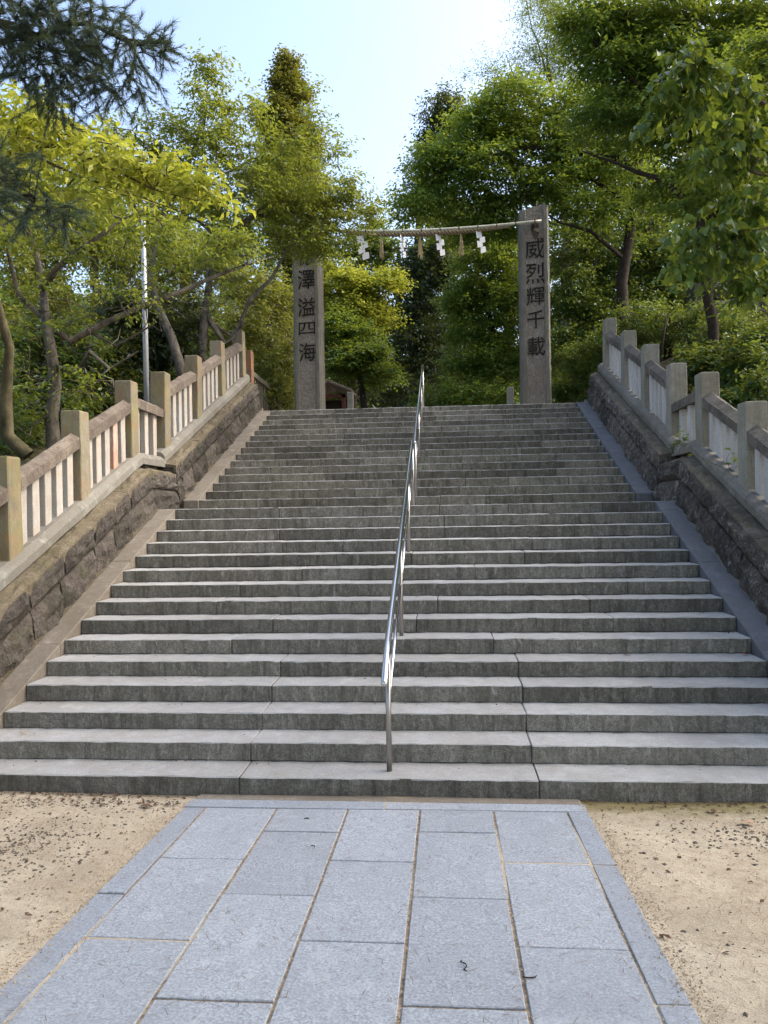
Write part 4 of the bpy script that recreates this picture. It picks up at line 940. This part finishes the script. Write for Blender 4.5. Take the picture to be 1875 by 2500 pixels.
make_tree('oak_tree', 'shaded dark green tree spreading behind the bare headed pillar and the grey fence',
    [limb((1440, 860, 22, .22), (1440, 700, 22, .18), (1420, 560, 22, .12), (1380, 440, 22, .06)), limb((1430, 640, 22, .09), (1530, 560, 22, .06), (1630, 500, 22, .03)), limb((1430, 660, 22, .08), (1330, 600, 22, .05), (1240, 560, 22, .025))],
    [B(1250, 540, 22, 80, 60, 1.1, 50), B(1340, 580, 22, 90, 60, 1.1, 54), B(1250, 640, 21.5, 70, 60, 1, 46), B(1340, 690, 21.5, 90, 60, 1, 50), B(1440, 560, 22, 90, 70, 1.1, 54), B(1550, 560, 22, 90, 70, 1.1, 54), B(1640, 560, 22, 70, 80, 1, 40), B(1450, 660, 21.5, 90, 50, 1, 44), B(1240, 750, 21, 60, 60, .9, 36), B(1250, 840, 20, 60, 40, .8, 30), B(1400, 480, 22.5, 110, 50, 1.1, 44), B(1560, 660, 21, 110, 50, 1, 44)],
    'lf_deep', 'bark_dark', 123, per=70, size=0.11, aspect=0.5, spray=0.42, droop=0.3, tint_bias=0.12)
make_tree('leafy_shrub', 'dense leafy shrub rising just behind the upper posts of the grey fence',
    [limb((1300, 900, 18.5, .06), (1300, 800, 18.5, .04), (1310, 720, 18.5, .02)), limb((1420, 860, 16.5, .05), (1430, 760, 16.5, .03), (1440, 690, 16.5, .015))],
    [B(1270, 790, 18.8, 60, 60, .7, 36), B(1330, 740, 18.5, 60, 50, .7, 34), B(1400, 690, 18, 80, 40, .7, 40), B(1500, 700, 17, 90, 40, .8, 44), B(1600, 720, 16, 80, 50, .8, 40), B(1290, 860, 18.4, 40, 40, .5, 18)],
    'lf_deep', 'bark_dark', 124, per=66, size=0.085, aspect=0.42, spray=0.3, droop=0.25, cat='shrub', tint_bias=0.06)
make_tree('leafy_shrub', 'dark broad leaved shrub growing beside the lower posts of the grey fence',
    [limb((1560, 900, 12.8, .05), (1570, 830, 12.8, .03), (1580, 770, 12.8, .015)), limb((1640, 930, 11, .05), (1640, 850, 11, .03), (1645, 800, 11, .015))],
    [B(1560, 800, 13.4, 70, 50, .5, 40), B(1630, 800, 12.2, 60, 50, .5, 36), B(1600, 860, 11.8, 40, 26, .35, 16), B(1650, 850, 11, 40, 30, .35, 16), B(1500, 770, 15, 40, 24, .4, 10), B(1640, 740, 13, 50, 40, .5, 24)],
    'lf_deep', 'bark_dark', 125, per=60, size=0.10, aspect=0.45, spray=0.26, droop=0.35, cat='shrub', tint_bias=-0.02)
make_tree('broadleaf_tree', 'tree with large hanging heart shaped leaves reaching in above the grey fence',
    [limb((1960, 1050, 9.2, .12), (1930, 800, 9.2, .11), (1880, 560, 9.1, .08), (1820, 400, 9, .06), (1740, 290, 8.8, .04), (1650, 220, 8.6, .025), (1560, 160, 8.4, .015), (1480, 120, 8.3, .008)),
     limb((1880, 560, 9.1, .05), (1780, 530, 8.9, .035), (1680, 500, 8.7, .022), (1560, 510, 8.6, .01)), limb((1820, 400, 9, .04), (1720, 400, 8.8, .025), (1620, 360, 8.6, .012))],
    [B(1480, 140, 8.3, 60, 34, .35, 12), B(1440, 200, 8.3, 44, 44, .3, 9), B(1530, 200, 8.4, 60, 50, .35, 12), B(1600, 260, 8.5, 60, 60, .4, 12), B(1560, 320, 8.5, 70, 40, .35, 10), B(1640, 350, 8.6, 50, 50, .4, 10), B(1620, 430, 8.6, 60, 40, .4, 9), B(1500, 520, 8.5, 60, 30, .35, 10), B(1580, 530, 8.6, 60, 40, .4, 12), B(1640, 500, 8.6, 40, 50, .35, 9), B(1620, 600, 8.6, 50, 30, .35, 8), B(1480, 570, 8.5, 30, 26, .25, 4), ((6.5, 9.8, 5.9), (1.2, 1.6, 1.4), 40), ((6.9, 12.0, 8.3), (1.5, 2.0, 2.0), 60), ((7.6, 14.0, 10.6), (1.6, 2.0, 2.0), 50), ((6.4, 7.6, 4.6), (1.0, 1.2, 1.0), 20)],  # masses in plain coordinates: mostly unseen crown, added to shade the path
    'lf_big', 'bark_grey', 126, dens=0.38, per=26, size=0.125, aspect=0.72, spray=0.22, droop=0.95, flat=0.5, shape='broad', tint_bias=0.02)
# undergrowth on the banks either side of the stairs
for lb, pts, sd_ in (('low mixed undergrowth covering the bank behind the grey fence', ((5.2, 7.2), (5.6, 8.6), (6.4, 7.6), (6.8, 9.4), (7.6, 11.0), (6.2, 10.6), (8.2, 8.6), (7.6, 13.2), (9.0, 12.0), (6.9, 6.2), (8.6, 6.4), (9.6, 9.8), (6.6, 12.4)), 140),
                     ('low mixed undergrowth covering the bank behind the yellowish fence', ((-5.2, 7.0), (-5.9, 8.4), (-6.6, 7.0), (-7.0, 9.6), (-6.2, 10.8), (-7.8, 8.2), (-8.2, 11.0), (-7.4, 12.6), (-9.0, 9.4), (-6.9, 14.0)), 141)):
    make_tree('undergrowth', lb, [[(pts[i][0], pts[i][1], gz(*pts[i])-.1, .02), (pts[i][0], pts[i][1], gz(*pts[i])+.35, .012)] for i in range(len(pts))],
        [((x, y, gz(x, y)+.35), (.75, .75, .42), 20) for x, y in pts], 'lf_deep', 'bark_dark', sd_, per=56, size=0.10, aspect=.45, spray=.3, cat='shrub', dens=.6)
# deeper wood on both sides, beyond the first trees
make_tree('background_tree', 'tall wood on the slope behind the grey fence',
    [limb((1500, 860, 30, .3), (1500, 500, 30, .2), (1500, 200, 30, .1)), limb((1300, 860, 31, .3), (1300, 500, 31, .2), (1300, 250, 31, .1)), limb((1640, 860, 28, .3), (1640, 400, 28, .2), (1640, 50, 28, .1))],
    [B(1480, 420, 30, 140, 120, 2, 70), B(1300, 420, 31, 110, 110, 2, 60), B(1620, 420, 28, 110, 140, 2, 60), B(1500, 200, 30, 130, 120, 2, 56), B(1620, 150, 28, 110, 150, 2, 50), B(1320, 620, 30, 130, 110, 2, 56), B(1500, 640, 29, 140, 100, 2, 60), B(1640, 680, 27, 90, 110, 2, 44), B(1150, 560, 32, 110, 80, 2, 40), B(1400, 770, 27, 150, 50, 1.5, 50), B(1350,300,31,90,90,2,36)],
    'lf_deep', 'bark_dark', 127, per=62, size=0.17, aspect=0.6, spray=0.6, droop=0.3, tint_bias=0.05)
make_tree('background_tree', 'tall wood on the slope behind the yellowish fence',
    [limb((80, 900, 30, .3), (80, 500, 30, .2), (80, 250, 30, .1)), limb((400, 860, 31, .3), (400, 500, 31, .2), (400, 350, 31, .1))],
    [B(60, 480, 29, 140, 130, 2, 60), B(220, 480, 30, 130, 100, 2, 54), B(380, 480, 31, 120, 100, 2, 50), B(500, 560, 32, 100, 110, 2, 44), B(80, 700, 28, 150, 90, 2, 54), B(280, 680, 29, 140, 100, 2, 54), B(440, 720, 30, 110, 100, 2, 40), B(60, 830, 25, 100, 60, 1.5, 26), B(60,300,30,110,80,2,30)],
    'lf_deep', 'bark_dark', 128, per=60, size=0.17, aspect=0.6, spray=0.6, droop=0.3, tint_bias=0.12)

# ---- the wooded hill that closes the view
def hillside():
    rng = np.random.default_rng(77); V_, F_ = [], []; nx_, ny_ = 60, 14
    def hz(x, y):
        t = (y-44)/46.0; ridge = 13.5+7.5*min(1.5, abs((x+2)/26.0))**1.3+1.6*math.sin(x*.21)+1.1*math.sin(x*.53+1)
        return 3.5+(ridge-3.5)*math.sin(min(1, t)*math.pi/2)
    for j in range(ny_+1):
        for i in range(nx_+1):
            x = -75+150*i/nx_; y = 44+46*j/ny_; V_.append((x, y, hz(x, y)))
    F_ = [(j*(nx_+1)+i, j*(nx_+1)+i+1, (j+1)*(nx_+1)+i+1, (j+1)*(nx_+1)+i) for j in range(ny_) for i in range(nx_)]
    link('hill', mesh_from('hill', V_, F_, 'ground', True), kind='structure')
    n_c = 900; cx = rng.uniform(-60, 60, n_c); cy = rng.uniform(45, 88, n_c)
    cr = rng.uniform(1.2, 2.4, n_c); per = 60
    cz = np.array([hz(a, b_) for a, b_ in zip(cx, cy)])+cr*0.5
    u = unit(rng.normal(size=(n_c, per, 3))); u[:, :, 2] = np.abs(u[:, :, 2])*1.1-0.15
    pos = (np.stack([cx, cy, cz], 1)[:, None]+u*cr[:, None, None]*rng.uniform(.75, 1.05, (n_c, per, 1))).reshape(-1, 3)
    d = rng.normal(0, 1, pos.shape); d[:, 2] -= .3; nm = u.reshape(-1, 3)+rng.normal(0, .5, pos.shape)
    tint = np.clip(np.repeat(rng.uniform(.2, .8, n_c), per)+rng.normal(0, .12, len(pos)), 0, 1)
    o = link('wooded_hillside', leaf_mesh('wooded_hillside', pos, d, nm, rng.uniform(.5, .95, len(pos)), .8, 'lf_deep', tint), kind='stuff')
    o['label'] = 'far wooded hillside closing the view beyond the plateau'; o['category'] = 'wood'
hillside()
# ---- unseen tall trees, added round the forecourt to shade the foot of the stairs
for i, (x, y, h_, r_) in enumerate(((-9.5, -6.0, 13, 3.2), (-4.6, -8.5, 13, 3.2), (0.8, -9.5, 14, 3.4), (6.0, -8.0, 13, 3.2), (9.5, -3.5, 13, 3.2), (9.8, 2.0, 13, 3.0), (10.2, 6.8, 13, 2.8), (-10.5, -0.5, 13, 3.2), (-10.8, 5.2, 13, 2.8), (-3.4, -2.2, 11, 3.6), (4.2, -2.6, 11.5, 3.4))):
    z0_ = gz(x, y)
    make_tree('unseen_shade_tree', 'tall broad unseen tree added round the forecourt for shade', [[(x, y, z0_-.2, .3), (x+.1, y, z0_+3, .24), (x, y+.1, z0_+6, .16), (x, y, z0_+h_*.8, .06)]],
        [((x, y, z0_+h_*.60), (r_, r_, 1.8), 40), ((x, y, z0_+h_*.78), (r_*1.1, r_*1.1, 1.8), 50), ((x, y, z0_+h_*.92), (r_*.8, r_*.8, 1.5), 26)], 'lf_green', 'bark_dark', 300+i, per=50, size=0.34, aspect=.7, spray=.8, group='unseen shade trees round the forecourt', dens=0.28)

# ---- pine boughs hanging in from the left: a trunk outside the frame carries them
def pine_tree():
    rng = np.random.default_rng(200)
    limbs = [[(-6.6, 5.2, 0.2, .20), (-6.5, 5.2, 2.5, .18), (-6.3, 5.3, 5.0, .15), (-6.1, 5.4, 7.0, .10)],
             limb((-420, 40, 5.35, .07), (-200, 20, 5.5, .05), (-40, 40, 5.7, .038), (90, 60, 5.8, .026), (200, 70, 5.9, .016), (300, 85, 6.0, .008)),
             limb((-420, 420, 5.4, .06), (-200, 400, 5.5, .04), (-60, 400, 5.7, .025), (60, 430, 5.8, .012))]
    blobs = [B(40, 40, 5.7, 80, 60, .4, 90), B(120, 60, 5.8, 80, 60, .4, 84), B(60, 130, 5.75, 90, 50, .4, 84), B(200, 80, 5.9, 70, 50, .35, 46), B(160, 150, 5.85, 80, 50, .35, 44), B(270, 70, 6.0, 60, 36, .3, 26), B(290, 140, 6.0, 60, 50, .3, 24), B(120, 210, 5.85, 80, 40, .3, 26), B(330, 85, 6.0, 44, 30, .2, 14), B(355, 110, 6.05, 20, 40, .15, 8), B(300, 190, 6.0, 50, 40, .25, 14), B(200, 10, 5.9, 70, 24, .3, 18), B(220, 200, 5.9, 60, 50, .3, 18),
             B(30, 400, 5.7, 70, 40, .35, 34), B(60, 450, 5.8, 80, 40, .35, 34), B(130, 480, 5.85, 60, 34, .3, 16), B(20, 350, 5.7, 50, 30, .3, 14)]
    tips = sample_blobs(blobs, rng)
    A, par, rad, ti, rn = build_skeleton(limbs, tips, rng, seg=0.16, tip_r=0.0025, sag=-0.05)
    t = thing('pine_tree', 'dark blue green pine bough of long needles hanging in above the yellow cherry leaves', 'tree')
    link('trunk', skeleton_mesh('trunk', A, par, rad, rn, 'bark_dark'), t)
    ends = np.array([i for i in range(rn, len(A)) if rad[i] < 0.0062]); k = len(ends)
    pd = unit(A[ends]-A[par[ends]]+1e-6); per = 130
    pd[:, 2] -= 0.35; pd = unit(pd)
    org = np.repeat(A[ends], per, 0)+np.repeat(pd, per, 0)*rng.uniform(-0.10, 0.16, (k*per, 1))
    dirs = np.repeat(pd, per, 0)*1.0+unit(rng.normal(0, 1, org.shape))*0.62
    sz = rng.uniform(0.045, 0.085, len(org)); tint = np.clip(0.45+np.repeat(rng.normal(0, .18, k), per)+rng.normal(0, .15, len(org)), 0, 1)
    NLEAF[0] += len(org)
    link('needles', leaf_mesh('needles', org, dirs, rng.normal(0, 1, org.shape), sz, 0.055, 'lf_pine', tint, shape='needle'), t)
pine_tree()

# ---- small weeds growing out of the right-hand fence and landing
def weed(label, p, n, h_, size, seed, mat='lf_green'):
    rng = np.random.default_rng(seed); t = thing('weed', label, 'plant'); parts = []; pos, dr = [], []
    for i in range(n):
        e = np.array(p)+np.array([rng.normal(0, h_*0.35), rng.normal(0, h_*0.35), h_*rng.uniform(.5, 1)])
        mid = (np.array(p)+e)/2+rng.normal(0, .02, 3); parts.append(tube_data([p, mid, e], [.003, .0025, .0015], 4))
        for s_ in np.linspace(0.35, 1, 4):
            q = np.array(p)*(1-s_)+e*s_; pos.append(q); d = rng.normal(0, 1, 3); d[2] = abs(d[2])*0.2; dr.append(d)
    v, f = join_data(parts); link('stem', mesh_from('stem', v, f, mat if False else 'bark_moss', True), t)
    pos, dr = np.array(pos), np.array(dr)
    link('leaves', leaf_mesh('leaves', pos, dr, np.array([0, 0, 1.])+rng.normal(0, .3, pos.shape), size*rng.uniform(.7, 1.2, len(pos)), 0.5, mat, np.clip(rng.normal(.5, .2, len(pos)), 0, 1), shape='broad'), t)
weed('small leafy weed growing between the slats of the landing bay of the grey fence', (3.72, 10.75, 2.80), 3, 0.36, 0.10, 1)
weed('grassy green weed tuft on the kerb beam at the landing of the grey fence', (3.72, 11.12, 2.72), 12, 0.20, 0.06, 2)
weed('dark leaved weed growing through the grey fence below the landing', (3.80, 9.25, 2.42), 4, 0.36, 0.11, 3)
weed('small yellowish weed on the streaked wall ledge', (3.62, 7.35, 1.47), 7, 0.12, 0.05, 4, 'lf_yellow')

# ================================================================ litter on the ground
def scatter_stones(n, fn, smin, smax, seed, name, mat, flat=0.6):
    rng = np.random.default_rng(seed); oct_ = np.array([[1, 0, 0], [0, 1, 0], [-1, 0, 0], [0, -1, 0], [0, 0, 1], [0, 0, -1]], float)
    tri = np.array([[0, 1, 4], [1, 2, 4], [2, 3, 4], [3, 0, 4], [1, 0, 5], [2, 1, 5], [3, 2, 5], [0, 3, 5]])
    V_, F_ = [], []
    for i in range(n):
        x, y = fn(rng); s_ = smin+(smax-smin)*rng.uniform()**3
        a = rng.uniform(0, 6.28); c, s = math.cos(a), math.sin(a)
        v = oct_*(rng.uniform(.7, 1.25, (6, 1)))*np.array([s_*rng.uniform(.8, 1.6), s_, s_*flat]); v = v+rng.normal(0, s_*.12, v.shape)
        v = np.stack([v[:, 0]*c-v[:, 1]*s, v[:, 0]*s+v[:, 1]*c, v[:, 2]], 1)+np.array([x, y, (path_z(y) if -1.325 < x < 1.384 else gz(x, y))+s_*flat*0.35])
        V_.append(v); F_.append(tri+6*i)
    return link(name, mesh_from(name, np.concatenate(V_), np.concatenate(F_), mat), kind='stuff')
def left_patch(r_):
    while True:
        x, y = r_.uniform(-4.2, -1.38), r_.uniform(2.6, 5.25)
        d = math.exp(-((y-4.25-0.12*(x+2.6))/0.42)**2)*min(1, (-1.5-x)/0.7)+0.06+0.5*math.exp(-((y-5.2)/0.13)**2)
        if r_.uniform() < d: return x, y
def right_patch(r_):
    while True:
        x, y = r_.uniform(1.42, 4.2), r_.uniform(2.6, 5.25)
        d = 0.8*math.exp(-((x-2.6)/0.6)**2-((y-4.75)/0.25)**2)+0.025
        if r_.uniform() < d: return x, y
g1 = scatter_stones(6500, left_patch, 0.003, 0.012, 1, 'gravel', 'gravel'); g1['label'] = 'dark gravel and grit strewn over the sandy ground where the mossy strip is missing'; g1['category'] = 'gravel'
g2 = scatter_stones(1500, right_patch, 0.003, 0.015, 2, 'gravel', 'gravel'); g2['label'] = 'sparse dark gravel on the sandy ground near the mossy foot of the steps'; g2['category'] = 'gravel'
def scatter_needles():
    rng = np.random.default_rng(9); n = 5200
    x = rng.uniform(-3.4, 3.0, n); y = rng.uniform(2.5, 5.3, n)
    z = np.array([path_z(b_)+0.003 if -1.32 < a < 1.38 else gz(a, b_)+0.004 for a, b_ in zip(x, y)])
    keep = rng.uniform(size=n) < np.where((x > -1.32) & (x < 1.38), 0.34, np.where(x > 1.38, 1.0, 0.6)); x, y, z = x[keep], y[keep], z[keep]; n = len(x)
    a = rng.uniform(0, 6.28, n); L = rng.uniform(0.02, 0.07, n); b_ = a+rng.normal(0, .25, n); wd = 0.0011
    p0 = np.stack([x, y, z], 1); d1 = np.stack([np.cos(a), np.sin(a), np.zeros(n)], 1); d2 = np.stack([np.cos(b_), np.sin(b_), np.zeros(n)], 1); s_ = np.stack([-np.sin(a), np.cos(a), np.zeros(n)], 1)*wd
    m_ = p0+d1*L[:, None]*.5+np.array([0, 0, .003]); e = m_+d2*L[:, None]*.5-np.array([0, 0, .002])
    v = np.stack([p0-s_, p0+s_, m_+s_, m_-s_, e], 1).reshape(-1, 3)
    f = []
    for i in range(n): f += [(5*i, 5*i+1, 5*i+2, 5*i+3), (5*i+3, 5*i+2, 5*i+4)]
    o = link('pine_needles', mesh_from('pine_needles', v, f, 'needle_dry'), kind='stuff'); o['label'] = 'fine dry pine needles scattered over path and sand'; o['category'] = 'needles'
scatter_needles()
def scatter_litter():
    rng = np.random.default_rng(14); n = 900
    x = np.concatenate([rng.uniform(-4, -1.4, 380), rng.uniform(1.4, 4, 220), rng.uniform(-3.4, 3.4, 300)]); y = np.concatenate([5.36-rng.uniform(0, 1, 380)**2*0.28, 5.36-rng.uniform(0, 1, 220)**2*0.20, rng.uniform(2.6, 5.3, 300)])
    ok = ~((x > -1.34) & (x < 1.40)); x, y = x[ok], y[ok]; n = len(x)
    pos = np.stack([x, y, [gz(a, min(b_, 5.29))+0.008 for a, b_ in zip(x, y)]], 1); d = rng.normal(0, 1, (n, 3)); d[:, 2] *= 0.15
    me = leaf_mesh('leaf_litter', pos, d, np.array([0, 0, 1.])+rng.normal(0, .35, (n, 3)), rng.uniform(.012, .045, n), .55, 'litter', np.zeros(n))
    o = link('leaf_litter', me, kind='stuff'); o['label'] = 'small brown leaf fragments gathered along the foot of the steps'; o['category'] = 'leaves'
scatter_litter()
def scatter_step_litter():
    rng = np.random.default_rng(15); pos, sz = [], []
    for k in range(1, 16):
        n = int(90-3*k); x = rng.uniform(-W+.02, W-.02, n); side = rng.uniform(size=n) < 0.35; x = np.where(side, np.sign(x)*(W-.02-rng.uniform(0, 1, n)**2*.35), x)
        yy = step_y(k)+TR-0.012-rng.uniform(0, 1, n)**3*0.15
        pos.append(np.stack([x, yy, np.full(n, k*H+0.006)], 1)); sz.append(rng.uniform(.006, .028, n))
    pos, sz = np.concatenate(pos), np.concatenate(sz); n = len(pos); d = rng.normal(0, 1, (n, 3)); d[:, 2] *= .15
    o = link('step_litter', leaf_mesh('step_litter', pos, d, np.array([0, 0, 1.])+rng.normal(0, .35, (n, 3)), sz, .5, 'litter', np.zeros(n)), kind='stuff')
    o['label'] = 'bits of dry leaf lying at the back of the treads'; o['category'] = 'leaves'
scatter_step_litter()
def grit_patch(r_):
    u = r_.uniform()
    if u < .30: return -1.335+r_.normal(0, .035)-abs(r_.normal(0, .03)), r_.uniform(2.6, 5.25)
    if u < .60: return 1.395+r_.normal(0, .035)+abs(r_.normal(0, .03)), r_.uniform(2.6, 5.25)
    if u < .70: return r_.choice([-1.17, -.68, -.2, .279, .762, 1.243])+r_.normal(0, .012), r_.uniform(2.6, 5.1)
    while True:
        x, y = r_.uniform(-3.4, 3.2), r_.uniform(2.6, 5.35)
        if not -1.34 < x < 1.39: return x, y
g3 = scatter_stones(7000, grit_patch, 0.0018, 0.006, 3, 'grit', 'grit', 0.7); g3['label'] = 'pale sand grains and grit drifted along the edges of the paving'; g3['category'] = 'grit'
def dead_leaf(label, p, size, mat, seed, yaw):
    rng = np.random.default_rng(seed); V_ = []; n_ = 7
    prof = [0.02, .55, .9, 1.0, .85, .5, .02]
    for i in range(n_):
        t = i/(n_-1)
        for s_ in (-1, 0, 1):
            xx = (t-.5)*size; yy = s_*prof[i]*size*.27; zz = 0.012+abs(s_)*size*.10*prof[i]+0.05*size*math.sin(t*5)
            V_.append((p[0]+xx*math.cos(yaw)-yy*math.sin(yaw), p[1]+xx*math.sin(yaw)+yy*math.cos(yaw), p[2]+zz))
    F_ = [(3*i+j, 3*i+j+1, 3*i+j+4, 3*i+j+3) for i in range(n_-1) for j in (0, 1)]
    link('fallen_leaf', mesh_from('fallen_leaf', V_, F_, mat, True), None, label, 'leaf')
q = at(1612, 1762, 4.98); dead_leaf('pale tan fallen leaf lying among the sparse gravel', (q[0], q[1]-0.02, gz(q[0], 4.9)), 0.095, 'dry_leaf', 1, 2.9)
q = at(1612, 1412, 7.0); dead_leaf('red fallen leaf lying on a tread beside the dark stringer', (q[0], step_y(5)+0.25, 5*H), 0.09, 'red_leaf', 2, 0.2)
q = at(1540, 1735, 5.2); dead_leaf('curled brown leaf lying on the moss by the steps', (q[0], 5.18, gz(q[0], 5.18)), 0.08, 'litter', 3, 0.9)
q = at(318, 1765, 5.1); dead_leaf('dark brown leaf on the sand near the lowest step', (q[0], 5.1, gz(q[0], 5.1)), 0.085, 'litter', 4, 0.1)
q = at(60, 1802, 6.4); dead_leaf('pale fallen leaf on the second tread', (-2.9, step_y(2)+0.16, 2*H), 0.05, 'dry_leaf', 5, 0.3)
q = at(1370,1408,6.8); dead_leaf('brownish leaf on the same tread as the red leaf', (q[0], step_y(5)+0.26, 5*H), 0.09, 'litter', 6, 3.0)
def on_path(vx, vy):
    d = _f+(vx*V-937.5)/FPX*_r+(1250-vy*V)/FPX*_u; t = (0.02+0.05*Y1-CAM[2])/(d[2]+0.05*d[1]); return CAM+d*t
def twig(label, c, pts, r_):
    tube('dry_twig', [(c[0]+a, c[1]+b_, c[2]+0.006+h_) for a, b_, h_ in pts], [r_*.7]+[r_]*(len(pts)-2)+[r_*.6], 'dark_twig', None, 6, label=label, cat='twig')
twig('small dark S-shaped dry catkin on a paving slab', on_path(1004, 2088), [(-.012, .035, 0), (-.018, .02, .003), (.004, .008, .002), (.008, -.012, .003), (-.004, -.03, 0), (.008, -.04, 0)], .0028)
twig('small curved dark catkin across a paving joint', on_path(1145, 2115), [(-.03, .006, 0), (-.015, -.004, .002), (.005, -.004, .002), (.022, .006, 0), (.028, .018, 0)], .0028)
twig('tiny dark catkin near the shaded end of the path', on_path(661, 1771), [(-.012, 0, 0), (0, .006, .004), (.012, .002, .003), (.02, .004, 0)], .004)
twig('thin bent catkin on a slab behind the first cross joint', on_path(676, 1830), [(-.015, .004, 0), (0, .004, .002), (.01, -.003, .002), (.012, -.015, 0)], .003)

# pivots: bring each Empty to its thing's foot without moving its parts
bpy.context.view_layer.update()
for o in [o for o in COL.objects if o.type == 'EMPTY' and o.parent is None and o.get('label')]:
    pts = []
    for c in o.children_recursive:
        if c.type == 'MESH' and len(c.data.vertices):
            bb = np.array([v[:] for v in c.bound_box]); pts.append(bb)
    if pts:
        a = np.concatenate(pts); tr = [c for c in o.children if c.name.startswith('trunk')]
        if tr: f0 = tr[0].data.vertices[0].co; foot = Vector((f0.x, f0.y, a[:, 2].min()))
        else: foot = Vector(((a[:, 0].min()+a[:, 0].max())/2, (a[:, 1].min()+a[:, 1].max())/2, a[:, 2].min()))
        o.location = foot
        for c in o.children: c.matrix_parent_inverse = Matrix.Translation(-foot)
print('LEAVES', NLEAF[0], 'OBJECTS', len(COL.objects))
